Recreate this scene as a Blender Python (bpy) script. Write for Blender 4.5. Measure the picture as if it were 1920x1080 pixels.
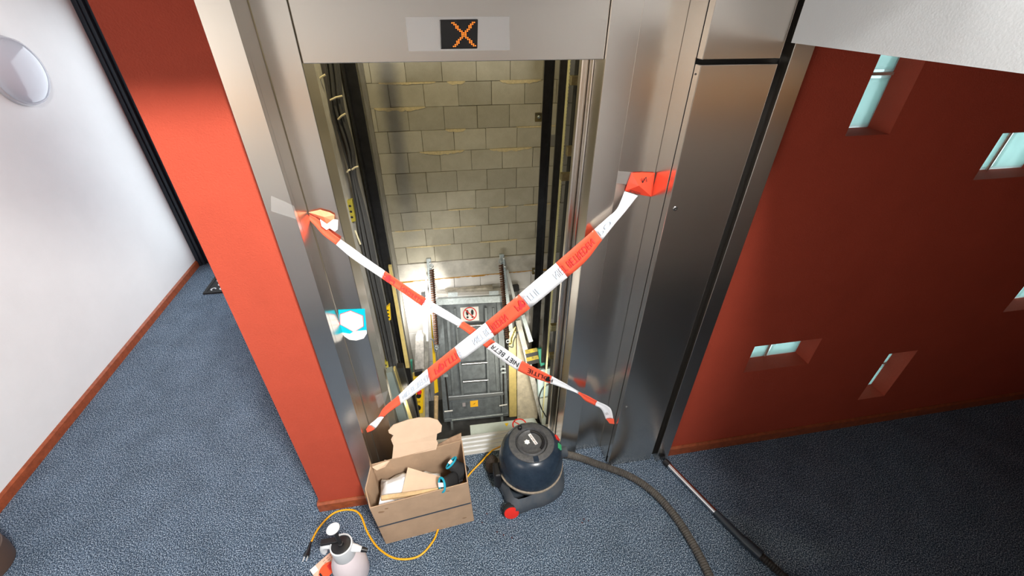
import bpy, bmesh, math, random
from mathutils import Vector, Matrix
random.seed(7)
for o in list(bpy.data.objects): bpy.data.objects.remove(o)
scn = bpy.context.scene
COL = scn.collection

# ---------------------------------------------------------------- camera
CH, CD = 2.275, 1.342
YAW, PITCH, ROLL, FPX = math.radians(10.26), math.radians(34.67), math.radians(-0.53), 800.0
CAM = Vector((0, -CD, CH))
FWD = Vector((math.sin(YAW)*math.cos(PITCH), math.cos(YAW)*math.cos(PITCH), -math.sin(PITCH)))
_r = Vector((math.cos(YAW), -math.sin(YAW), 0)); _d = FWD.cross(_r)
RGT = math.cos(ROLL)*_r + math.sin(ROLL)*_d
DWN = -math.sin(ROLL)*_r + math.cos(ROLL)*_d
cam = bpy.data.cameras.new('camera'); camo = bpy.data.objects.new('camera', cam); COL.objects.link(camo)
cam.sensor_width = 36; cam.lens = 36*FPX/1920; cam.clip_start = .02
M = Matrix((RGT, -DWN, -FWD)).transposed().to_4x4(); M.translation = CAM
camo.matrix_world = M
scn.camera = camo
# ---------------------------------------------------------------- sky, lights, exposure
w = bpy.data.worlds.new('daylight'); scn.world = w; w.use_nodes = True
w.node_tree.nodes['Background'].inputs[0].default_value = (.80, .93, 1, 1)
w.node_tree.nodes['Background'].inputs[1].default_value = 3.0
scn.view_settings.view_transform = 'Standard'; scn.view_settings.look = 'None'
scn.view_settings.gamma = 1; scn.view_settings.use_curve_mapping = False
scn.view_settings.exposure = 0.0
def area(name, loc, target, sx, sy, power, col=(1, 1, 1)):
    l = bpy.data.lights.new(name, 'AREA'); l.shape = 'RECTANGLE'; l.size = sx; l.size_y = sy; l.energy = power; l.color = col
    o = bpy.data.objects.new(name, l); COL.objects.link(o); o.location = loc
    o.rotation_euler = (Vector(target)-Vector(loc)).to_track_quat('-Z', 'Y').to_euler()
    return o
area('clerestory_daylight', (.84, -2.42, 3.60), (-1.15, 0, 1.45), .55, .5, 100, (1, .97, .93)).data.spread = math.radians(100)
area('far_wall_fill', (-2.40, -2.55, 1.7), (0, -2.4, 1.4), 1.2, 1.3, 36, (1, .92, .83))  # added fill, brightens the far wall that the steel reflects; no window here
area('corridor_door_daylight', (-1.62, 2.70, 1.15), (-1.9, 0, 1.1), 1.4, 2.0, 26, (.86, .94, 1))
area('side_hall_fill', (2.1, -1.66, 2.12), (2.1, -1.95, 1.55), 1.7, .10, 1.7, (1, .86, .68)).data.spread = math.radians(75)  # added warm fill on the side hall wall, brightens the cabinet's reflection
area('shaft_top_lamp', (-.10, .50, 3.0), (0, 2.5, 1.0), .03, .03, 19, (1, .84, .47))
area('pit_work_lamp', (-.42, 2.12, -.36), (.2, 2.5, -.62), .06, .3, 9, (1, .96, .88))
area('pit_front_fill', (-.05, .72, -.10), (.25, 2.3, -1.1), .9, .08, 8, (1, .95, .85))  # added fill from the front, brightens the hatch and panels
area('pit_sheet_fill', (.66, .78, -.42), (.62, 1.9, -1.0), .16, .10, 4, (1, .93, .78)).data.spread = math.radians(70)  # added fill to brighten the metal sheet and yellow panel
scn.cycles.sample_clamp_indirect = 3

# ---------------------------------------------------------------- helpers
def ray(px, py): return FWD + RGT*((px-960)/FPX) + DWN*((py-540)/FPX)
def on(axis, val, px, py):
    v = ray(px, py); i = 'xyz'.index(axis); return CAM + v*((val-CAM[i])/v[i])
def onpl(P, n, px, py):
    v = ray(px, py); return CAM + v*((P-CAM).dot(n)/v.dot(n))

MATS = {}
def mat(name, col, rough=.6, metal=0, var=0, vscale=20, bump=0, bscale=200, col2=None, spec=.5, emit=None, estr=0, trans=0, ior=1.45, alpha=1, aniso=0, coat=0):
    if name in MATS: return MATS[name]
    m = bpy.data.materials.new(name); m.use_nodes = True; nt = m.node_tree; b = nt.nodes['Principled BSDF']
    b.inputs['Base Color'].default_value = (*col, 1); b.inputs['Roughness'].default_value = rough; b.inputs['Metallic'].default_value = metal
    b.inputs['Specular IOR Level'].default_value = spec; b.inputs['IOR'].default_value = ior
    b.inputs['Transmission Weight'].default_value = trans; b.inputs['Alpha'].default_value = alpha
    b.inputs['Anisotropic'].default_value = aniso; b.inputs['Coat Weight'].default_value = coat
    if emit: b.inputs['Emission Color'].default_value = (*emit, 1); b.inputs['Emission Strength'].default_value = estr
    tc = nt.nodes.new('ShaderNodeTexCoord')
    if var or col2:
        n = nt.nodes.new('ShaderNodeTexNoise'); n.inputs['Scale'].default_value = vscale; n.inputs['Detail'].default_value = 6
        n.inputs['Roughness'].default_value = .65
        nt.links.new(tc.outputs['Object'], n.inputs['Vector'])
        r = nt.nodes.new('ShaderNodeValToRGB'); r.color_ramp.elements[0].position = .32; r.color_ramp.elements[1].position = .70
        c2 = col2 or tuple(min(1, c*(1+var)) for c in col); c1 = col if col2 else tuple(c*(1-var) for c in col)
        r.color_ramp.elements[0].color = (*c1, 1); r.color_ramp.elements[1].color = (*c2, 1)
        nt.links.new(n.outputs['Fac'], r.inputs['Fac']); nt.links.new(r.outputs['Color'], b.inputs['Base Color'])
    if bump:
        n2 = nt.nodes.new('ShaderNodeTexNoise'); n2.inputs['Scale'].default_value = bscale; n2.inputs['Detail'].default_value = 3
        nt.links.new(tc.outputs['Object'], n2.inputs['Vector'])
        bp = nt.nodes.new('ShaderNodeBump'); bp.inputs['Strength'].default_value = bump; bp.inputs['Distance'].default_value = .003
        nt.links.new(n2.outputs['Fac'], bp.inputs['Height']); nt.links.new(bp.outputs['Normal'], b.inputs['Normal'])
    MATS[name] = m; return m

def carpet_mat():
    m = bpy.data.materials.new('carpet'); m.use_nodes = True; nt = m.node_tree; b = nt.nodes['Principled BSDF']
    b.inputs['Roughness'].default_value = .95; b.inputs['Specular IOR Level'].default_value = .15
    tc = nt.nodes.new('ShaderNodeTexCoord')
    n = nt.nodes.new('ShaderNodeTexNoise'); n.inputs['Scale'].default_value = 195; n.inputs['Detail'].default_value = 2; n.inputs['Roughness'].default_value = .8
    nt.links.new(tc.outputs['Object'], n.inputs['Vector'])
    r = nt.nodes.new('ShaderNodeValToRGB'); e = r.color_ramp.elements
    e[0].position = .40; e[0].color = (.007, .012, .022, 1); e[1].position = .64; e[1].color = (.54, .62, .71, 1)
    x = e.new(.485); x.color = (.040, .068, .110, 1); x = e.new(.555); x.color = (.135, .195, .272, 1)
    nt.links.new(n.outputs['Fac'], r.inputs['Fac'])
    n3 = nt.nodes.new('ShaderNodeTexNoise'); n3.inputs['Scale'].default_value = 6; n3.inputs['Detail'].default_value = 3
    nt.links.new(tc.outputs['Object'], n3.inputs['Vector'])
    mr = nt.nodes.new('ShaderNodeMapRange'); mr.inputs[1].default_value = .3; mr.inputs[2].default_value = .7; mr.inputs[3].default_value = .85; mr.inputs[4].default_value = 1.12
    nt.links.new(n3.outputs['Fac'], mr.inputs[0])
    mx = nt.nodes.new('ShaderNodeMix'); mx.data_type = 'RGBA'; mx.blend_type = 'MULTIPLY'; mx.inputs[0].default_value = 1
    nt.links.new(r.outputs['Color'], mx.inputs[6]); nt.links.new(mr.outputs[0], mx.inputs[7])
    nt.links.new(mx.outputs[2], b.inputs['Base Color'])
    bp = nt.nodes.new('ShaderNodeBump'); bp.inputs['Strength'].default_value = .6; bp.inputs['Distance'].default_value = .003
    nt.links.new(n.outputs['Fac'], bp.inputs['Height']); nt.links.new(bp.outputs['Normal'], b.inputs['Normal'])
    return m
def steel_mat():
    m = bpy.data.materials.new('brushed_steel'); m.use_nodes = True; nt = m.node_tree; b = nt.nodes['Principled BSDF']
    b.inputs['Metallic'].default_value = 1; b.inputs['Base Color'].default_value = (.71, .655, .595, 1)
    tc = nt.nodes.new('ShaderNodeTexCoord')
    sm = nt.nodes.new('ShaderNodeTexNoise'); sm.inputs['Scale'].default_value = 5; sm.inputs['Detail'].default_value = 6; sm.inputs['Roughness'].default_value = .6
    nt.links.new(tc.outputs['Object'], sm.inputs['Vector'])
    ad2 = nt.nodes.new('ShaderNodeMath'); ad2.operation = 'MULTIPLY_ADD'; ad2.inputs[1].default_value = .05; ad2.inputs[2].default_value = .215
    nt.links.new(sm.outputs['Fac'], ad2.inputs[0]); nt.links.new(ad2.outputs[0], b.inputs['Roughness'])
    return m
def glass_mat():
    m = bpy.data.materials.new('green_glass'); m.use_nodes = True; nt = m.node_tree; b = nt.nodes['Principled BSDF']; out = nt.nodes['Material Output']
    b.inputs['Base Color'].default_value = (.84, .94, .92, 1); b.inputs['Transmission Weight'].default_value = 1; b.inputs['IOR'].default_value = 1.2; b.inputs['Roughness'].default_value = .2
    tc = nt.nodes.new('ShaderNodeTexCoord'); n = nt.nodes.new('ShaderNodeTexNoise'); n.inputs['Scale'].default_value = 14; n.inputs['Detail'].default_value = 1
    nt.links.new(tc.outputs['Object'], n.inputs['Vector'])
    bp = nt.nodes.new('ShaderNodeBump'); bp.inputs['Strength'].default_value = .6; bp.inputs['Distance'].default_value = .01
    nt.links.new(n.outputs['Fac'], bp.inputs['Height']); nt.links.new(bp.outputs['Normal'], b.inputs['Normal'])
    tr = nt.nodes.new('ShaderNodeBsdfTranslucent'); tr.inputs['Color'].default_value = (.62, .78, .745, 1); nt.links.new(bp.outputs['Normal'], tr.inputs['Normal'])
    mx = nt.nodes.new('ShaderNodeMixShader'); mx.inputs[0].default_value = .45
    nt.links.new(b.outputs[0], mx.inputs[1]); nt.links.new(tr.outputs[0], mx.inputs[2]); nt.links.new(mx.outputs[0], out.inputs['Surface'])
    return m
CARPET = carpet_mat(); STEEL = steel_mat()
RED = mat('red_stucco', (.40, .060, .031), .8, var=.06, vscale=4, bump=.55, bscale=230, spec=.3)
WHITE = mat('white_plaster', (.77, .79, .80), .8, var=.02, vscale=5, bump=.14, bscale=200, spec=.3)
WOODRED = mat('mahogany_skirting', (.29, .068, .024), .45, var=.3, vscale=30)
ORANGEBAND = mat('orange_reflection_board', (.80, .46, .19), .5, var=.15, vscale=12)  # orange for the boards added to show in the steel's reflections
BLOCK = mat('block_wall', (.43, .40, .315), .9, col2=(.51, .48, .39), vscale=9, bump=.5, bscale=160, spec=.2)
def tint(m, lo, hi):
    nt = m.node_tree; b = nt.nodes['Principled BSDF']; l = b.inputs['Base Color'].links[0]; src = l.from_socket
    oi = nt.nodes.new('ShaderNodeObjectInfo'); mr = nt.nodes.new('ShaderNodeMapRange'); mr.inputs[3].default_value = lo; mr.inputs[4].default_value = hi
    nt.links.new(oi.outputs['Random'], mr.inputs[0]); mx = nt.nodes.new('ShaderNodeMix'); mx.data_type = 'RGBA'; mx.blend_type = 'MULTIPLY'; mx.inputs[0].default_value = 1
    nt.links.new(src, mx.inputs[6]); nt.links.new(mr.outputs[0], mx.inputs[7]); nt.links.new(mx.outputs[2], b.inputs['Base Color'])
tint(BLOCK, .86, 1.1)
MORTAR = mat('mortar', (.66, .55, .32), .95, var=.15, vscale=60, bump=.6, bscale=200)
JOINT = mat('joint_dark', (.27, .245, .18), .95, var=.4, vscale=30)
WBLOCK = mat('white_block', (.74, .73, .72), .9, var=.05, vscale=10, bump=.3, bscale=160)
CONC = mat('concrete', (.52, .50, .45), .9, var=.2, vscale=8, bump=.4, bscale=120)
FOAM = mat('expanding_foam', (.55, .30, .06), .9, var=.3, vscale=80, bump=1, bscale=90)
GLASS = glass_mat()
DARKFR = mat('dark_frame_paint', (.022, .032, .045), .4)
BLACK = mat('black_plastic', (.012, .012, .014), .4)
BLACKRUB = mat('black_rubber', (.02, .02, .02), .8)
BLKSTEEL = mat('oiled_black_steel', (.03, .03, .032), .35, metal=.6, var=.3, vscale=15)
GALV = mat('galvanised_steel', (.42, .47, .48), .45, metal=.7, var=.2, vscale=40)
GREYST = mat('grey_painted_steel', (.15, .17, .18), .5, metal=.4, var=.25, vscale=18)
DGREY = mat('dark_grey_panel', (.13, .148, .158), .55, metal=.3, var=.3, vscale=14)
RUST = mat('rusty_spring', (.11, .05, .03), .7, metal=.4, var=.4, vscale=60)
ALU = mat('aluminium', (.84, .85, .86), .35, metal=.55)
CREAM = mat('pale_green_paint', (.52, .57, .50), .5, var=.06, vscale=30)
YEL = mat('signal_yellow', (.85, .55, .01), .45)
BRASS = mat('yellow_sheet', (.78, .62, .24), .35, metal=.4, var=.1, vscale=20)
SHEET = mat('bright_sheet', (.80, .72, .56), .35, metal=.2, var=.2, vscale=14)
GREENP = mat('green_oiler', (.02, .22, .15), .45)
REDP = mat('red_plastic', (.75, .03, .02), .4)
TRED = mat('tape_red', (.95, .125, .062), .35, spec=.5)
TWHITE = mat('tape_white', (.86, .87, .90), .4)
CARD = mat('cardboard', (.42, .285, .185), .85, var=.08, vscale=12, bump=.15, bscale=80)
CARDL = mat('cardboard_light', (.62, .45, .32), .85, var=.05, vscale=12)
WOOD = mat('pine_wood', (.60, .42, .22), .7, var=.2, vscale=25)
CLOTHW = mat('white_cloth', (.85, .86, .88), .9)
VBODY = mat('vacuum_navy', (.012, .022, .038), .27, col2=(.024, .038, .058), vscale=30)
VGREY = mat('vacuum_base_grey', (.045, .062, .082), .5, col2=(.085, .09, .10), vscale=14)
DUST = mat('dusty_rim', (.30, .25, .19), .9, var=.4, vscale=60)
HOSE = mat('hose_dusty', (.095, .086, .076), .6, var=.3, vscale=60)
TEALM = mat('teal_trim', (.01, .32, .46), .6)
PRINTW = mat('white_print', (.88, .88, .86), .6)
PRINTR = mat('red_print', (.75, .03, .02), .6)
PRINTK = mat('black_print', (.01, .01, .012), .6)
CORD = mat('yellow_cord', (.85, .42, .01), .4)

class B:
    """collects shapes in world coordinates; build() makes them one mesh object"""
    def __init__(s): s.v = []; s.f = []; s.mi = []; s.cur = 0
    def add(s, vs, fs):
        k = len(s.v); s.v += [Vector(p) for p in vs]
        for f in fs: s.f.append(tuple(i+k for i in f)); s.mi.append(s.cur)
        return s
    def box(s, a, b):
        x0, y0, z0 = a; x1, y1, z1 = b
        return s.add([(x0,y0,z0),(x1,y0,z0),(x1,y1,z0),(x0,y1,z0),(x0,y0,z1),(x1,y0,z1),(x1,y1,z1),(x0,y1,z1)],
                     [(0,3,2,1),(4,5,6,7),(0,1,5,4),(1,2,6,5),(2,3,7,6),(3,0,4,7)])
    def prism(s, pts, off):
        n = len(pts); off = Vector(off); P = [Vector(p) for p in pts]
        return s.add(P+[p+off for p in P], [tuple(range(n))[::-1], tuple(range(n, 2*n))]+[(i, (i+1) % n, n+(i+1) % n, n+i) for i in range(n)])
    def taper(s, a, b):     # two polygons with the same count
        n = len(a)
        return s.add(list(a)+list(b), [tuple(range(n))[::-1], tuple(range(n, 2*n))]+[(i, (i+1) % n, n+(i+1) % n, n+i) for i in range(n)])
    def tube(s, pts, rad, seg=10, cap=True):
        P = [Vector(p) for p in pts]; n = len(P); rr = rad if isinstance(rad, (list, tuple)) else [rad]*n
        k = len(s.v); up = None
        for i, p in enumerate(P):
            t = (P[min(i+1, n-1)]-P[max(i-1, 0)]).normalized()
            if up is None: up = Vector((0,0,1)) if abs(t.z) < .9 else Vector((1,0,0))
            a = t.cross(up).normalized(); bb = a.cross(t).normalized(); up = bb
            for j in range(seg):
                th = 2*math.pi*j/seg; s.v.append(p+(a*math.cos(th)+bb*math.sin(th))*rr[i])
        for i in range(n-1):
            for j in range(seg):
                s.f.append((k+i*seg+j, k+i*seg+(j+1) % seg, k+(i+1)*seg+(j+1) % seg, k+(i+1)*seg+j)); s.mi.append(s.cur)
        if cap:
            s.f.append(tuple(k+j for j in range(seg))[::-1]); s.mi.append(s.cur)
            s.f.append(tuple(k+(n-1)*seg+j for j in range(seg))); s.mi.append(s.cur)
        return s
    def lathe(s, c, prof, seg=40, axis=(0,0,1), cap=True):
        ax = Vector(axis).normalized(); u = ax.cross(Vector((0,1,0)) if abs(ax.y) < .9 else Vector((1,0,0))).normalized(); vv = ax.cross(u); c = Vector(c)
        k = len(s.v)
        for r, h in prof:
            for j in range(seg):
                th = 2*math.pi*j/seg; s.v.append(c+ax*h+(u*math.cos(th)+vv*math.sin(th))*r)
        for i in range(len(prof)-1):
            for j in range(seg):
                s.f.append((k+i*seg+j, k+i*seg+(j+1) % seg, k+(i+1)*seg+(j+1) % seg, k+(i+1)*seg+j)); s.mi.append(s.cur)
        if cap:
            s.f.append(tuple(k+j for j in range(seg))[::-1]); s.mi.append(s.cur)
            s.f.append(tuple(k+(len(prof)-1)*seg+j for j in range(seg))); s.mi.append(s.cur)
        return s
    def grid(s, rows):      # rows of points -> quad sheet
        k = len(s.v); m = len(rows[0])
        for r in rows: s.v += [Vector(p) for p in r]
        for i in range(len(rows)-1):
            for j in range(m-1): s.f.append((k+i*m+j, k+i*m+j+1, k+(i+1)*m+j+1, k+(i+1)*m+j)); s.mi.append(s.cur)
        return s
    def build(s, name, m, parent=None, smooth=False, bevel=0, solid=0, sub=0, origin=None):
        me = bpy.data.meshes.new(name)
        if parent is not None: org = ORG[parent]
        elif origin is not None: org = Vector(origin)
        else:
            xs = [p.x for p in s.v]; ys = [p.y for p in s.v]; zs = [p.z for p in s.v]
            org = Vector(((min(xs)+max(xs))/2, (min(ys)+max(ys))/2, min(zs)))
        me.from_pydata([p-org for p in s.v], [], s.f)
        ms = m if isinstance(m, (list, tuple)) else [m]
        for x in ms: me.materials.append(x)
        if len(ms) > 1: me.polygons.foreach_set('material_index', s.mi)
        bm = bmesh.new(); bm.from_mesh(me); bmesh.ops.recalc_face_normals(bm, faces=bm.faces); bm.to_mesh(me); bm.free()
        if smooth: me.polygons.foreach_set('use_smooth', [True]*len(me.polygons)); 
        o = bpy.data.objects.new(name, me); COL.objects.link(o)
        if parent is not None: o.parent = parent; ORG[o] = org
        else: o.location = org; ORG[o] = org
        if solid: md = o.modifiers.new('thickness', 'SOLIDIFY'); md.thickness = solid; md.offset = 0
        if bevel: md = o.modifiers.new('bevel', 'BEVEL'); md.width = bevel; md.segments = 2; md.limit_method = 'ANGLE'
        if sub: md = o.modifiers.new('sub', 'SUBSURF'); md.levels = sub; md.render_levels = sub
        if smooth and not sub:
            try: me.set_sharp_from_angle(angle=math.radians(40))
            except Exception: pass
        return o
ORG = {}
def tag(o, label, cat, group=None):
    o['label'] = label; o['category'] = cat
    if group: o['group'] = group
    return o
def struct(o, label=None):
    o['kind'] = 'structure'
    if label: o['label'] = label
    return o
def thing(name, loc, label, cat, group=None):
    o = bpy.data.objects.new(name, None); COL.objects.link(o); o.location = loc; o.empty_display_size = .05
    ORG[o] = Vector(loc); return tag(o, label, cat, group)
def catmull(P, n=8):
    P = [Vector(p) for p in P]; out = []
    for i in range(len(P)-1):
        a = P[max(i-1, 0)]; b = P[i]; c = P[i+1]; d = P[min(i+2, len(P)-1)]
        for k in range(n):
            t = k/n; out.append(.5*((2*b)+(c-a)*t+(2*a-5*b+4*c-d)*t*t+(3*b-a-3*c+d)*t**3))
    return out+[P[-1]]
def text_tris(txt, bold=0):
    """flat text as (verts2d normalised to height 1, width, polygons)"""
    cu = bpy.data.curves.new('t', 'FONT'); cu.body = txt; cu.size = 1; cu.offset = bold; cu.resolution_u = 3
    o = bpy.data.objects.new('t', cu); COL.objects.link(o)
    dg = bpy.context.evaluated_depsgraph_get(); me = o.evaluated_get(dg).to_mesh()
    vs = [(v.co.x, v.co.y) for v in me.vertices]; fs = [tuple(p.vertices) for p in me.polygons]
    o.evaluated_get(dg).to_mesh_clear(); bpy.data.objects.remove(o); bpy.data.curves.remove(cu)
    x0 = min(v[0] for v in vs); x1 = max(v[0] for v in vs); y0 = min(v[1] for v in vs); y1 = max(v[1] for v in vs)
    return [((x-x0)/(x1-x0), (y-y0)/(y1-y0)) for x, y in vs], fs, (x1-x0)/(y1-y0)
def flat_text(b, txt, O, ux, uy, h, wmax=None):
    vs, fs, asp = text_tris(txt); wd = wmax or h*asp
    b.add([Vector(O)+Vector(ux)*(u*wd)+Vector(uy)*(v*h) for u, v in vs], fs)

XL, YB = -2.45, -3.45           # white wall plane, wall behind the photographer
SLAB = 2.33
# ================================================================ THE SETTING
b = B(); b.box((XL, YB, -.1), (4.4, 0.0, 0)); b.box((XL, 0, -.1), (-.77, 3.1, 0)); b.box((-.455, 0, -.1), (.825, .205, 0)); b.box((-.77,0,-.1),(-.455,.03,0)); b.box((.825,0,-.1),(4.4,.03,0))
struct(b.build('floor', CARPET, origin=(0, 0, 0)), 'speckled blue grey carpet')
b = B(); b.box((XL-.15, YB-.15, 0), (XL, 3.1, 4.5)); struct(b.build('wall_left', WHITE, origin=(0,0,0)), 'white stucco wall on the left')
b = B(); b.box((-.77, .015, 0), (-.525, .30, 4.4)); b.box((-.77, .30, 0), (-.70, 3.0, 4.4)); struct(b.build('wall_front', RED, origin=(0,0,0)), 'red stucco wall strip left of the elevator')
b = B(); b.box((XL, 3.0, 0), (-.70, 3.12, 4.4)); struct(b.build('wall_corridor_end', WHITE, origin=(0,0,0)))
# red wall on the right with five niches
NX = [(1.487, 1.873, .640, .824), (2.391, 2.581, .251, .632), (1.472, 1.661, 1.855, 2.235), (2.190, 2.572, 1.649, 1.838), (2.988, 3.370, .851, 1.038)]
xs = sorted({1.185, 4.4, *[q for n in NX for q in n[:2]]}); zs = sorted({0, 4.4, *[q for n in NX for q in n[2:]]})
hole = lambda x, z: any(n[0] < x < n[1] and n[2] < z < n[3] for n in NX)
b = B(); yf, yb = .015, .150
for i in range(len(xs)-1):
    for j in range(len(zs)-1):
        x0, x1, z0, z1 = xs[i], xs[i+1], zs[j], zs[j+1]
        if hole((x0+x1)/2, (z0+z1)/2): continue
        b.add([(x0,yf,z0),(x1,yf,z0),(x1,yf,z1),(x0,yf,z1)], [(0,1,2,3)]); b.add([(x0,yb,z0),(x1,yb,z0),(x1,yb,z1),(x0,yb,z1)], [(3,2,1,0)])
for x0, x1, z0, z1 in NX:
    for (p, q) in (((x0,z0),(x1,z0)), ((x1,z0),(x1,z1)), ((x1,z1),(x0,z1)), ((x0,z1),(x0,z0))):
        b.add([(p[0],yf,p[1]),(q[0],yf,q[1]),(q[0],yb,q[1]),(p[0],yb,p[1])], [(0,1,2,3)])
struct(b.build('wall_right', RED, origin=(0,0,0)), 'red stucco wall with small glass block niches')
b = B(); b.box((4.4, YB, 0), (4.55, .3, 4.4)); struct(b.build('wall_end', RED, origin=(0,0,0)))
# stair parapet behind the photographer and the far wall with its high window
b = B(); b.box((XL, YB-.15, 0), (4.4, YB, 2.70)); struct(b.build('wall_back', WHITE, origin=(0,0,0)))
b = B(); b.box((XL, YB-.15, 2.70), (4.4, -2.50, 2.85)); b.box((1.15, -2.62, 2.85), (4.4, -2.50, 4.4)); b.box((XL, -2.62, 2.85), (.15, -2.50, 4.4)); b.box((.15, -2.62, 2.85), (1.15, -2.50, 3.25)); b.box((.15, -2.62, 3.95), (1.15, -2.50, 4.4))
struct(b.build('wall_upper', WHITE, origin=(0,0,0)))
b = B(); b.box((XL, -1.98, 0), (1.13, -1.86, 1.05)); struct(b.build('wall_parapet', WHITE, origin=(0,0,0)))
b = B(); b.box((1.135, YB, 0), (1.25, -1.22, 2.157)); struct(b.build('wall_light_blocker', WHITE, origin=(0,0,0)))  # unseen wall added to keep the daylight off the right red wall
b = B(); b.box((1.25, -2.05, 0), (4.4, -1.93, 2.157)); struct(b.build('wall_side_hall', WHITE, origin=(0,0,0)))
b = B(); b.box((1.25, -1.93, 1.50), (4.4, -1.90, 1.78)); struct(b.build('reflection_board_2', ORANGEBAND, origin=(0,0,0)), 'unseen orange board added on the side hall wall for its reflection in the steel')  # added out of view, gives the cabinet a warm reflected band
b = B(); b.box((XL, YB, 1.22), (1.13, YB+.03, 1.50)); struct(b.build('reflection_board_1', ORANGEBAND, origin=(0,0,0)), 'unseen orange board added on the far wall for its reflection in the steel')  # added out of view, gives the portal steel a warm reflected band
b = B()
for x in (.18, .65, 1.12): b.box((x-.03, -2.60, 3.25), (x+.03, -2.54, 3.95))
b.box((.15, -2.60, 3.25), (1.15, -2.54, 3.31)); b.box((.15, -2.60, 3.89), (1.15, -2.54, 3.95))
struct(b.build('window_6', DARKFR, origin=(0,0,0)), 'high window frame in the far wall')
b = B(); b.box((XL, YB, 4.4), (4.4, 3.1, 4.5)); struct(b.build('ceiling', WHITE, origin=(0,0,0)))
# lowered ceiling over the dark part of the hall, its white fascia, and an unseen slab added to shade the top of the red strip
b = B(); b.prism([(1.093, -.03, 2.157), (1.16, YB, 2.157), (4.4, YB, 2.157), (4.4, .012, 2.157), (1.093, -.022, 2.157)], (0, 0, 2.2))
struct(b.build('ceiling_low', WHITE, origin=(0,0,0)), 'white bulkhead edge of the lowered ceiling')
b = B(); b.box((-.80, -.46, SLAB), (1.08, .012, 2.7)); struct(b.build('shade_slab', WHITE, origin=(0,0,0)))
# skirting boards
for nm, a, c in (('baseboard_left', (XL, YB, 0), (XL+.015, 2.78, .062)), ('baseboard_front', (-.783, 0, 0), (-.53, .0145, .062)), ('baseboard_right', (1.187, 0, 0), (4.4, .0145, .062))):
    bb = B(); x0, y0, z0 = a; x1, y1, z1 = c
    if nm == 'baseboard_left': bb.prism([(x0,y0,0),(x1,y0,0),(x1,y0,.055),(x0+.004,y0,.066),(x0,y0,.066)], (0, y1-y0, 0))
    else: bb.prism([(x0,y0,0),(x0,y1,0),(x0,y1,.07),(x0,y0+.010,.07),(x0,y0,.060)], (x1-x0, 0, 0))
    struct(bb.build(nm, WOODRED, origin=(0,0,0)), 'reddish brown wooden skirting board')
bb = B(); bb.box((-.783, 0.0145, 0), (-.7705, 2.9, .066)); struct(bb.build('baseboard_corridor', WOODRED, origin=(0,0,0)))
# glass block windows
for k, (x0, x1, z0, z1) in enumerate(NX):
    wn = bpy.data.objects.new('window_%d' % (k+1), None); COL.objects.link(wn); wn.location = (x0, .10, z0); ORG[wn] = wn.location.copy(); wn.empty_display_size = .05
    struct(wn, ['horizontal glass block pair low in the red wall near the steel cabinet', 'narrow upright glass block pair low on the red wall', 'upright glass block pair just under the white bulkhead', 'horizontal glass block pair high at the far right', 'glass block pair at the right picture edge'][k])
    hor = (x1-x0) > (z1-z0)
    fr = B()
    if hor:
        xm = (x0+x1)/2; cells = [(x0+.002, xm-.005, z0+.002, z1-.002), (xm+.005, x1-.002, z0+.002, z1-.002)]; fr.box((xm-.0049, .105, z0+.001), (xm+.0049, .130, z1-.001))
    else:
        zm = (z0+z1)/2; cells = [(x0+.002, x1-.002, z0+.002, zm-.005), (x0+.002, x1-.002, zm+.005, z1-.002)]; fr.box((x0+.001, .105, zm-.0049), (x1-.001, .130, zm+.0049))
    fr.build('mortar_joint', mat('pink_mortar', (.50, .34, .28), .9), wn)
    for (a0, a1, c0, c1) in cells:
        g = B(); i = .018
        g.taper([(a0,.108,c0),(a1,.108,c0),(a1,.108,c1),(a0,.108,c1)], [(a0,.118,c0),(a1,.118,c0),(a1,.118,c1),(a0,.118,c1)])
        g.taper([(a0+i,.100,c0+i),(a1-i,.100,c0+i),(a1-i,.100,c1-i),(a0+i,.100,c1-i)], [(a0+.008,.1079,c0+.008),(a1-.008,.1079,c0+.008),(a1-.008,.1079,c1-.008),(a0+.008,.1079,c1-.008)])
        g.build('glass_block', GLASS, wn, bevel=.003)
# glazed door at the end of the corridor
dr = bpy.data.objects.new('door_1', None); COL.objects.link(dr); dr.location = (XL, 2.80, 0); ORG[dr] = dr.location.copy(); struct(dr, 'dark blue door frame at the end of the corridor')
b = B(); b.box((XL+.0005, 2.785, 0), (XL+.034, 2.99, 3)); b.build('door_jamb', DARKFR, dr, bevel=.003)
b = B(); b.box((XL+.0345, 2.80, 0), (XL+.062, 2.99, 3)); b.build('door_jamb', DARKFR, dr, bevel=.003)
b = B(); b.box((XL+.0625, 2.83, 0), (XL+.14, 2.95, 3)); b.build('door_stile', DARKFR, dr, bevel=.003)
b = B(); b.box((XL+.1405, 2.89, .1), (-.80, 2.92, 3)); b.build('glass_pane', GLASS, dr)

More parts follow.
